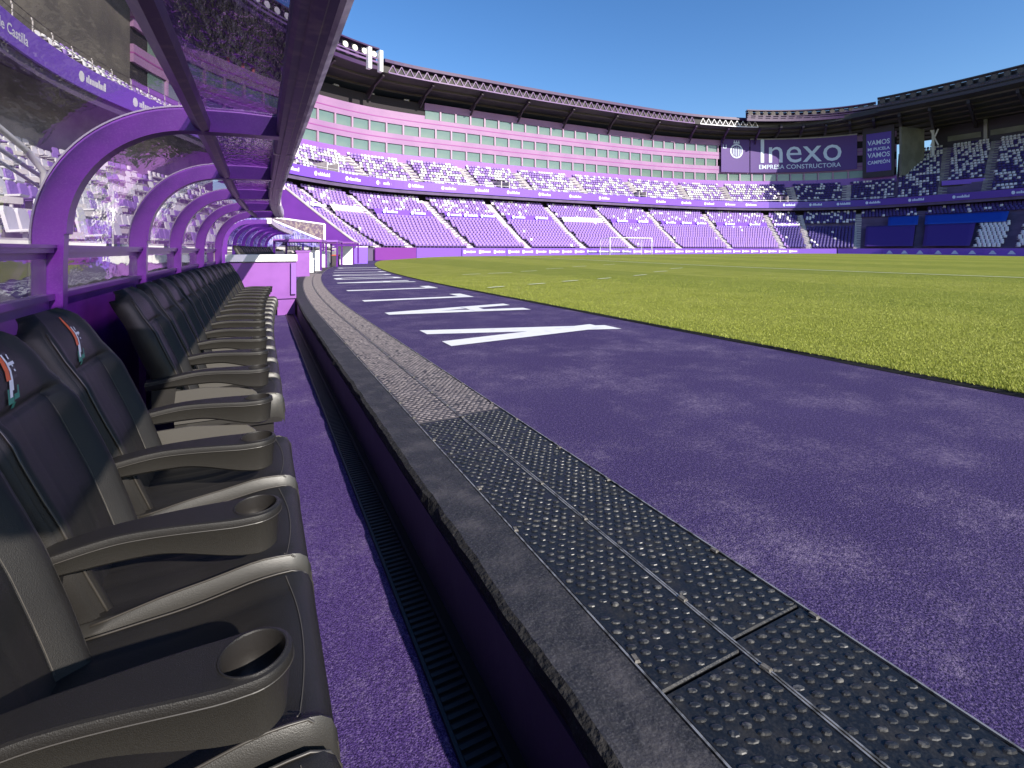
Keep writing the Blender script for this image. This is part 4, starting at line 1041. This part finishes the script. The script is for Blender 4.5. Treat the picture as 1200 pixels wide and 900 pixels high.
for s in [10.2+.28*k for k in range(13)]:
    g = MB(); g.bar((*up_pt(s, 2.0), 26.2), (*up_pt(s, 17), 24.6), .4, .8); g.build('roof_bracket', M['bframe'], right)
gantry('floodlight_gantry', 'row of floodlights along the curved roof corner above the long banner', 9.72, 11.35, .9, 26.9, 2.3, 1.5, M['fascia'], M['roofrib'])
gantry('floodlight_gantry', 'row of floodlights along the shaded right roof edge', 11.37, 13.4, .1, 27.0, 2.7, 1.5, M['bframe'], M['roofrib'])
# ---- main stand behind the dugout
main = thing('main_stand', 'main stand behind the dugout seen through the canopy glass', 'stand')
MS = dict(n=10, z0=1.0, z1=6.4)
build_lower(main, .95, 4.62, step=.06, tmax=1.25, **MS).data.materials[0] = M['concrete']
main_seats0 = len(SEATS)
def col_m(s, i): return 1 if rs.random() < .62 else 0
ma = [1.05+.35*k for k in range(11)]
seats_lower(1.0, 4.6, 10, 1.0, 6.4, ma, col_m, tmax=1.25, gap=.8)
main_seats1 = len(SEATS)
for a in ma: aisle(main, a, 10, lambda i, a=a: low_pt(a, 1.25*i/10), lambda i: lower_z(i, 10, 1.0, 6.4), w=1.3)
build_upper(main, .95, E0-.6, 9, 9.95, 14.9, 7.4)
seats_upper(1.5, E0-.62, 9, 9.95, 14.9, 7.4, [2.0, 2.6, 3.2, 3.8, 4.2], col_up)
ribbon(main, .95, E0-.3, M['ledp']); marks(main, 2.95, 4.6, 4, 9.78, -.16, .46)
curved_text('El Norte de Castilla', .60, 2.46, 9.80, -.16, main, M['mark'], bold=.01)
mb = MB(); strip(mb, lambda s, o: up_pt(s, o), srange(.95, E0-.3, .1), [(3.2, 5.2), (3.4, 5.2), (3.4, 11.5), (3.2, 11.5)]); mb.build('concourse_wall', M['concrete'], main)
pos, st = arc_positions(lambda s: up_pt(s, .1), 1.3, 4.7, 1.6, 300); rp = None
for s, p, tg in pos:
    if rp is None:
        g = MB(); g.tube([(0,0,0), (0,0,.75), (-.05,0,.92)], .028, 6); rp = g.build('railing_post', M['steps'], main); rp.location = (*p, 10.5)
    else: inst(rp, main, (*p, 10.5), math.atan2(tg[1], tg[0])-math.pi/2)
mb = MB(); mb.tube([(*up_pt(s, .05), 11.40) for s in srange(1.3, 4.7, .05)], .02, 5); mb.tube([(*up_pt(s, .05), 11.05) for s in srange(1.3, 4.7, .05)], .015, 5); mb.build('guard_rail', M['roofrib'], main)
roof(main, .95, 4.4, 3.0, 22, 26.1, 24.6)
mb = MB(); strip(mb, lambda s, o: up_pt(s, o), srange(.95, 4.5, .1), [(FO+.3, 13.5), (FO+.9, 13.5), (FO+.9, 24.35), (FO+.3, 24.35)]); mb.build('back_wall', M['stonewall'], main)
# purple wall that ends the lower tier of the end stand
g = MB(); a_, b_ = low_pt(4.93, 0.0), low_pt(4.93, 1.12); n_ = 12; dd = (b_-a_)/np.linalg.norm(b_-a_); pp = np.array((-dd[1], dd[0]))*.15
L = []
for k in range(n_+1):
    t = k/n_; p = a_+(b_-a_)*t; zt = 1.15+(9.6-1.15)*t**1.05+.45
    L.append([(*(p-pp), -.05), (*(p+pp), -.05), (*(p+pp), zt), (*(p-pp), zt)])
g.loft(L); g.build('tier_end_wall', M['purplewall'], end)
g = MB(); L = []
for k in range(n_+1):
    t = k/n_; p = a_+(b_-a_)*t; zt = 1.15+(9.6-1.15)*t**1.05+.452
    L.append([(*(p-pp*1.3), zt), (*(p+pp*1.3), zt), (*(p+pp*1.3), zt+.12), (*(p-pp*1.3), zt+.12)])
g.loft(L); g.build('wall_coping', M['steps'], end)

# ---- all seats: the 300 largest in view as objects, the rest as one mass
A = np.array(SEATS); d2 = A[:, 0]**2+A[:, 1]**2
xc = A[:, 0]*math.cos(TH)-A[:, 1]*math.sin(TH); Dc = A[:, 0]*math.sin(TH)+A[:, 1]*math.cos(TH); pxx = 600+580*xc/np.maximum(Dc, .1)
inview = (Dc > 1) & (pxx > 0) & (pxx < 1200); pyy = 293-580*(A[:, 2]+.6-CAMZ)/np.maximum(Dc, .1); inview &= (pyy > 0)
order = np.argsort(np.where(inview, Dc, 1e6)); pick = order[:300]; rest = np.setdiff1d(np.arange(len(A)), order[:300])
def seat_template():
    b = MB(); b.loft([[(-.20,-.20,.38),(.20,-.20,.38),(.20,.16,.36),(-.20,.16,.36)], [(-.21,-.22,.43),(.21,-.22,.43),(.19,.16,.40),(-.19,.16,.40)]])
    b.loft([[(-.19,.14,.36),(.19,.14,.36),(.19,.19,.36),(-.19,.19,.36)], [(-.21,.21,.70),(.21,.21,.70),(.21,.26,.70),(-.21,.26,.70)], [(-.15,.23,.78),(.15,.23,.78),(.15,.27,.78),(-.15,.27,.78)]])
    return b
T = seat_template(); tv = np.array(T.v); tf = T.f
cmat = [M['seat_p'], M['seat_w'], M['seat_shade']]; sp = {}
for c in range(3):
    b = seat_template(); b.box((0, .02, .19), (.05, .05, .38)); 
    me = bpy.data.meshes.new('spectator_seat'); me.from_pydata(b.v, [], b.f); me.materials.append(cmat[c]); me.update(); sp[c] = me
cn = {0: 'purple', 1: 'white', 2: 'shade-darkened purple'}
for i in pick:
    x, y, z, tx, ty, c = A[i]; o = bpy.data.objects.new('spectator_seat', sp[int(c)]); C.objects.link(o)
    o.location = (x, y, z); o.rotation_euler = (0, 0, math.atan2(ty, tx))
    tag(o, '%s plastic spectator seat in the stand behind the dugout glass' % cn[int(c)], 'seat', '%s spectator seats behind the dugout' % cn[int(c)])
B = A[rest]; n = len(B); nv = len(tv); co = np.empty((n, nv, 3))
tx, ty = B[:, 3:4], B[:, 4:5]
co[:, :, 0] = B[:, 0:1]+tv[None, :, 0]*tx-tv[None, :, 1]*ty; co[:, :, 1] = B[:, 1:2]+tv[None, :, 0]*ty+tv[None, :, 1]*tx; co[:, :, 2] = B[:, 2:3]+tv[None, :, 2]
q = np.array([f for f in tf if len(f) == 4]); ff = (q[None]+np.arange(n)[:, None, None]*nv).reshape(-1); nf = n*len(q)
me = bpy.data.meshes.new('spectator_seats'); me.vertices.add(n*nv); me.vertices.foreach_set('co', co.reshape(-1)); me.loops.add(nf*4); me.loops.foreach_set('vertex_index', ff.astype(np.int32))
me.polygons.add(nf); me.polygons.foreach_set('loop_start', np.arange(0, nf*4, 4, dtype=np.int32)); me.polygons.foreach_set('loop_total', np.full(nf, 4, np.int32))
for m_ in cmat: me.materials.append(m_)
me.polygons.foreach_set('material_index', np.repeat(B[:, 5].astype(np.int32), len(q))); me.update(calc_edges=True)
o = bpy.data.objects.new('spectator_seats', me); C.objects.link(o); tag(o, 'mass of purple and white plastic seats filling the far stands', 'seats', kind='stuff')
print('seats', len(A))

# ---------------------------------------------------------------- pitch side boards
def lowb(s, o): f, r, d, L = radial(s); return f-d*o
pos, st = arc_positions(lambda s: lowb(s, .55), 5.15, 13.0, 6.0, 600); ob = 'ledp'
for k, (s, p, tg) in enumerate(pos):
    m_ = M['ledd'] if k == 0 else M['ledp']; t_ = thing('advertising_board', '%s pitchside board, number %d from the left along the stands' % ('plum' if k == 0 else 'purple', k+1), 'advertising board', (p[0], p[1], 0), math.atan2(tg[1], tg[0]), 'pitchside advertising boards')
    nbr = ['at the far left corner', 'just right of the plum corner board'][k] if k < 2 else ('in front of the sunlit end stand, %d panels from the left corner' % k if s < 10 else 'in front of the shaded stand, %d panels from the left corner' % k)
    ORD = 'first second third fourth fifth sixth seventh eighth ninth tenth eleventh twelfth thirteenth fourteenth fifteenth sixteenth seventeenth eighteenth nineteenth twentieth'.split()
    t_['label'] = 'plum coloured pitchside board at the far left corner' if k == 0 else ('%s %s board right of the plum one, below the %s' % (ORD[k-1] if k <= 20 else 'later', 'lettered purple' if k > 1 and s < 10.4 else 'plain purple', 'sunlit end stand' if s < 10 else 'shaded stand'))
    b = MB(); b.box((0, 0, .68), (st-.03, .12, 1.3)); b.build('board_panel', m_, t_)
    if k > 1 and s < 10.4:
        b = MB(); n2 = 3; rr = random.Random(k)
        for j in range(n2):
            x = -st/2+.35+j*st/n2; b.box((x, -.065, .86), (.3, .01, .42)); x += .3
            while x < -st/2+(j+.86)*st/n2: b.box((x, -.065, .86), (.13, .01, rr.choice((.22, .3, .22)))); x += .18
        b.build('lettering', M['mark'], t_)
    elif s > 11.2:
        b = MB(); 
        for j in range(3):
            x = -st/2+1.0+j*2.0; b.add([(x-.45, -.07, .5), (x+.45, -.07, .5), (x+.1, -.07, 1.0), (x-.1, -.07, 1.0)], [(0,1,2,3)])
        b.build('lettering', M['mark_b'], t_, recalc=False)

# goal
gl = thing('goal', 'white goal with a net in front of the sunlit end stand', 'goal', (45.3, 53.0, .3))
for x in (-3.66, 3.66):
    b = MB(); b.tube([(x, 0, 0), (x, 0, 2.44)], .06, 8); b.build('post', M['white'], gl, smooth=True)
    b = MB(); b.tube([(x, 0, 2.44), (x, 2.0, 2.3), (x, 2.1, 0)], .035, 6); b.build('net_support', M['white'], gl)
b = MB(); b.tube([(-3.72, 0, 2.44), (3.72, 0, 2.44)], .06, 8); b.build('crossbar', M['white'], gl, smooth=True)
b = MB()
for k in range(25): x = -3.66+.305*k; b.tube([(x, 0, 2.44), (x, 2.0, 2.3)], .006, 3); b.tube([(x, 2.0, 2.3), (x, 2.1, 0)], .006, 3)
for k in range(8): z = .3*k; b.tube([(-3.66, 2.08, z), (3.66, 2.08, z)], .006, 3); b.tube([(-3.66, 0, z), (-3.66, 2.08, z)], .006, 3); b.tube([(3.66, 0, z), (3.66, 2.08, z)], .006, 3)
b.build('net', M['white'], gl)

# ---------------------------------------------------------------- second dugout and tunnel area
d2_ = thing('second_dugout', 'farther arched purple dugout beyond the counter', 'dugout', (0,0,0))
for k in range(6):
    y = 15.5+2.05*k; a = bpy.data.objects.new('arch', arch.data); C.objects.link(a); a.parent = d2_; a.location = (off(y)-.15, y, .05); a.rotation_euler = (0,0,-kang(y))
for k in range(5):
    y0, y1 = 15.5+2.05*k, 17.55+2.05*k; b = MB(); L = [[(x+off(y)-.15, y, z+.045) for x, z in gp] for y in (y0+.05, y1-.05)]; b.loft(L, closed=False); b.build('canopy_glass', M['awning'], d2_, smooth=True, recalc=False)
    b = MB(); L = [[(x+off(y)-.15, y, z) for x, z in ((-1.0,0),(-.93,0),(-.93,.9),(-1.0,.9))] for y in (y0+.05, y1-.05)]; b.loft(L); b.build('base_panel', M['arch'], d2_)
b = MB(); L = [[(x+off(y)-.15, y, z+.05) for x, z in ((.09,1.77),(.2,1.77),(.2,1.93),(.09,1.93))] for y in np.linspace(15.4, 25.9, 8)]; b.loft(L); b.build('front_beam', M['beam_light'], d2_)
s2 = None
for k in range(15):
    y = 15.9+.66*k; o = thing('far_bench_seat', '%s dark padded seat from the near end of the second dugout' % (ordn[k] if k < 12 else ['thirteenth', 'fourteenth', 'farthest'][k-12]), 'seat', (off(y)-.15, y, .0), -kang(y), 'dark seats in the second dugout')
    for ch in (backrest, cushion):
        c = bpy.data.objects.new(ch.name.split('.')[0], ch.data); C.objects.link(c); c.parent = o
# tunnel canopy with its white frame
tc_ = thing('tunnel_canopy', 'translucent tunnel canopy with a white triangular frame', 'canopy', (0,0,0))
A1, A2, A3, A4 = (-.3, 30.9, 3.15), (3.55, 32.6, 2.68), (3.55, 32.6, 1.62), (-.3, 30.0, 1.5)
b = MB(); b.bar(A1, A3, .09); b.bar((.6, 31.3, 2.95), A2, .09); b.bar(A2, A3, .12); b.build('canopy_frame', M['white'], tc_)
b = MB(); b.add([A1, A2, A3], [(0,1,2)]); b.build('side_film', M['awning_b'], tc_, recalc=False)
b = MB(); b.add([(-.3, 30.85, 3.1), (3.5, 32.5, 1.6), (3.2, 31.5, 1.25), (-2.4, 28.0, 1.3)], [(0,1,2,3)]); b.build('roof_film', M['awning'], tc_, recalc=False)
# low purple structures, stools and boxes at the mouth of the tunnel
def unit(x, y, w, dpt, h, m, name, label, c, top=None, rz=0):
    t_ = thing(name, label, c, (x, y, 0), rz); b = MB(); b.box((0,0,h/2), (w, dpt, h)); b.build('body', m, t_)
    b = MB(); b.box((0,0,h+.03), (w+.06, dpt+.06, .06)); b.build('top', top or M['white'], t_)
unit(1.55, 22.5, .5, 1.4, 1.0, M['counter'], 'low_cabinet', 'purple cabinet right behind the white topped counter', 'cabinet', M['counter'])
unit(2.1, 25.6, .35, .4, .62, M['white'], 'white_cabinet', 'white cabinet on the pale kerb, nearest of the white units', 'cabinet')
unit(2.35, 27.4, .9, .5, 1.0, M['white'], 'white_cabinet', 'tall white cabinet behind the kerb in the tunnel area', 'cabinet')
unit(3.6, 33.0, .5, .5, .95, M['white'], 'white_cabinet', 'small white cabinet left of the dark stool', 'cabinet')
unit(5.6, 38.6, 1.1, .6, 1.3, M['white'], 'white_cabinet', 'white cabinet beside the blue purple box', 'cabinet')
unit(6.7, 40.6, 1.8, .8, 1.3, M['ledp'], 'purple_box', 'blue purple box at the foot of the diagonal wall', 'box', M['white'])
unit(4.6, 35.8, .5, .4, .7, M['bframe'], 'dark_stool', 'dark stool between white cabinets in the tunnel area', 'stool', M['red'])
for k, (x, y, w, z) in enumerate([(2.0, 28.5, 4.4, 1.55), (3.6, 33.5, 4.0, 1.62), (5.4, 38.5, 4.2, 1.6)]):
    t_ = thing('awning', ['nearest', 'middle', 'farthest'][k]+' low lilac awning over the tunnel area', 'awning', (x, y, 0), -kang(y))
    b = MB(); b.box((0, 0, z), (w*.5, w, .12)); b.build('awning_sheet', M['counter'] if k != 1 else M['fpurple'], t_)
    for q in (-1, 1):
        for r_ in (-1, 1): b = MB(); b.box((q*w*.24, r_*w*.48, z/2), (.1, .1, z-.12)); b.build('post', M['arch'], t_)
for o in list(C.objects):
    if o.name.startswith('painted_letter'): pass
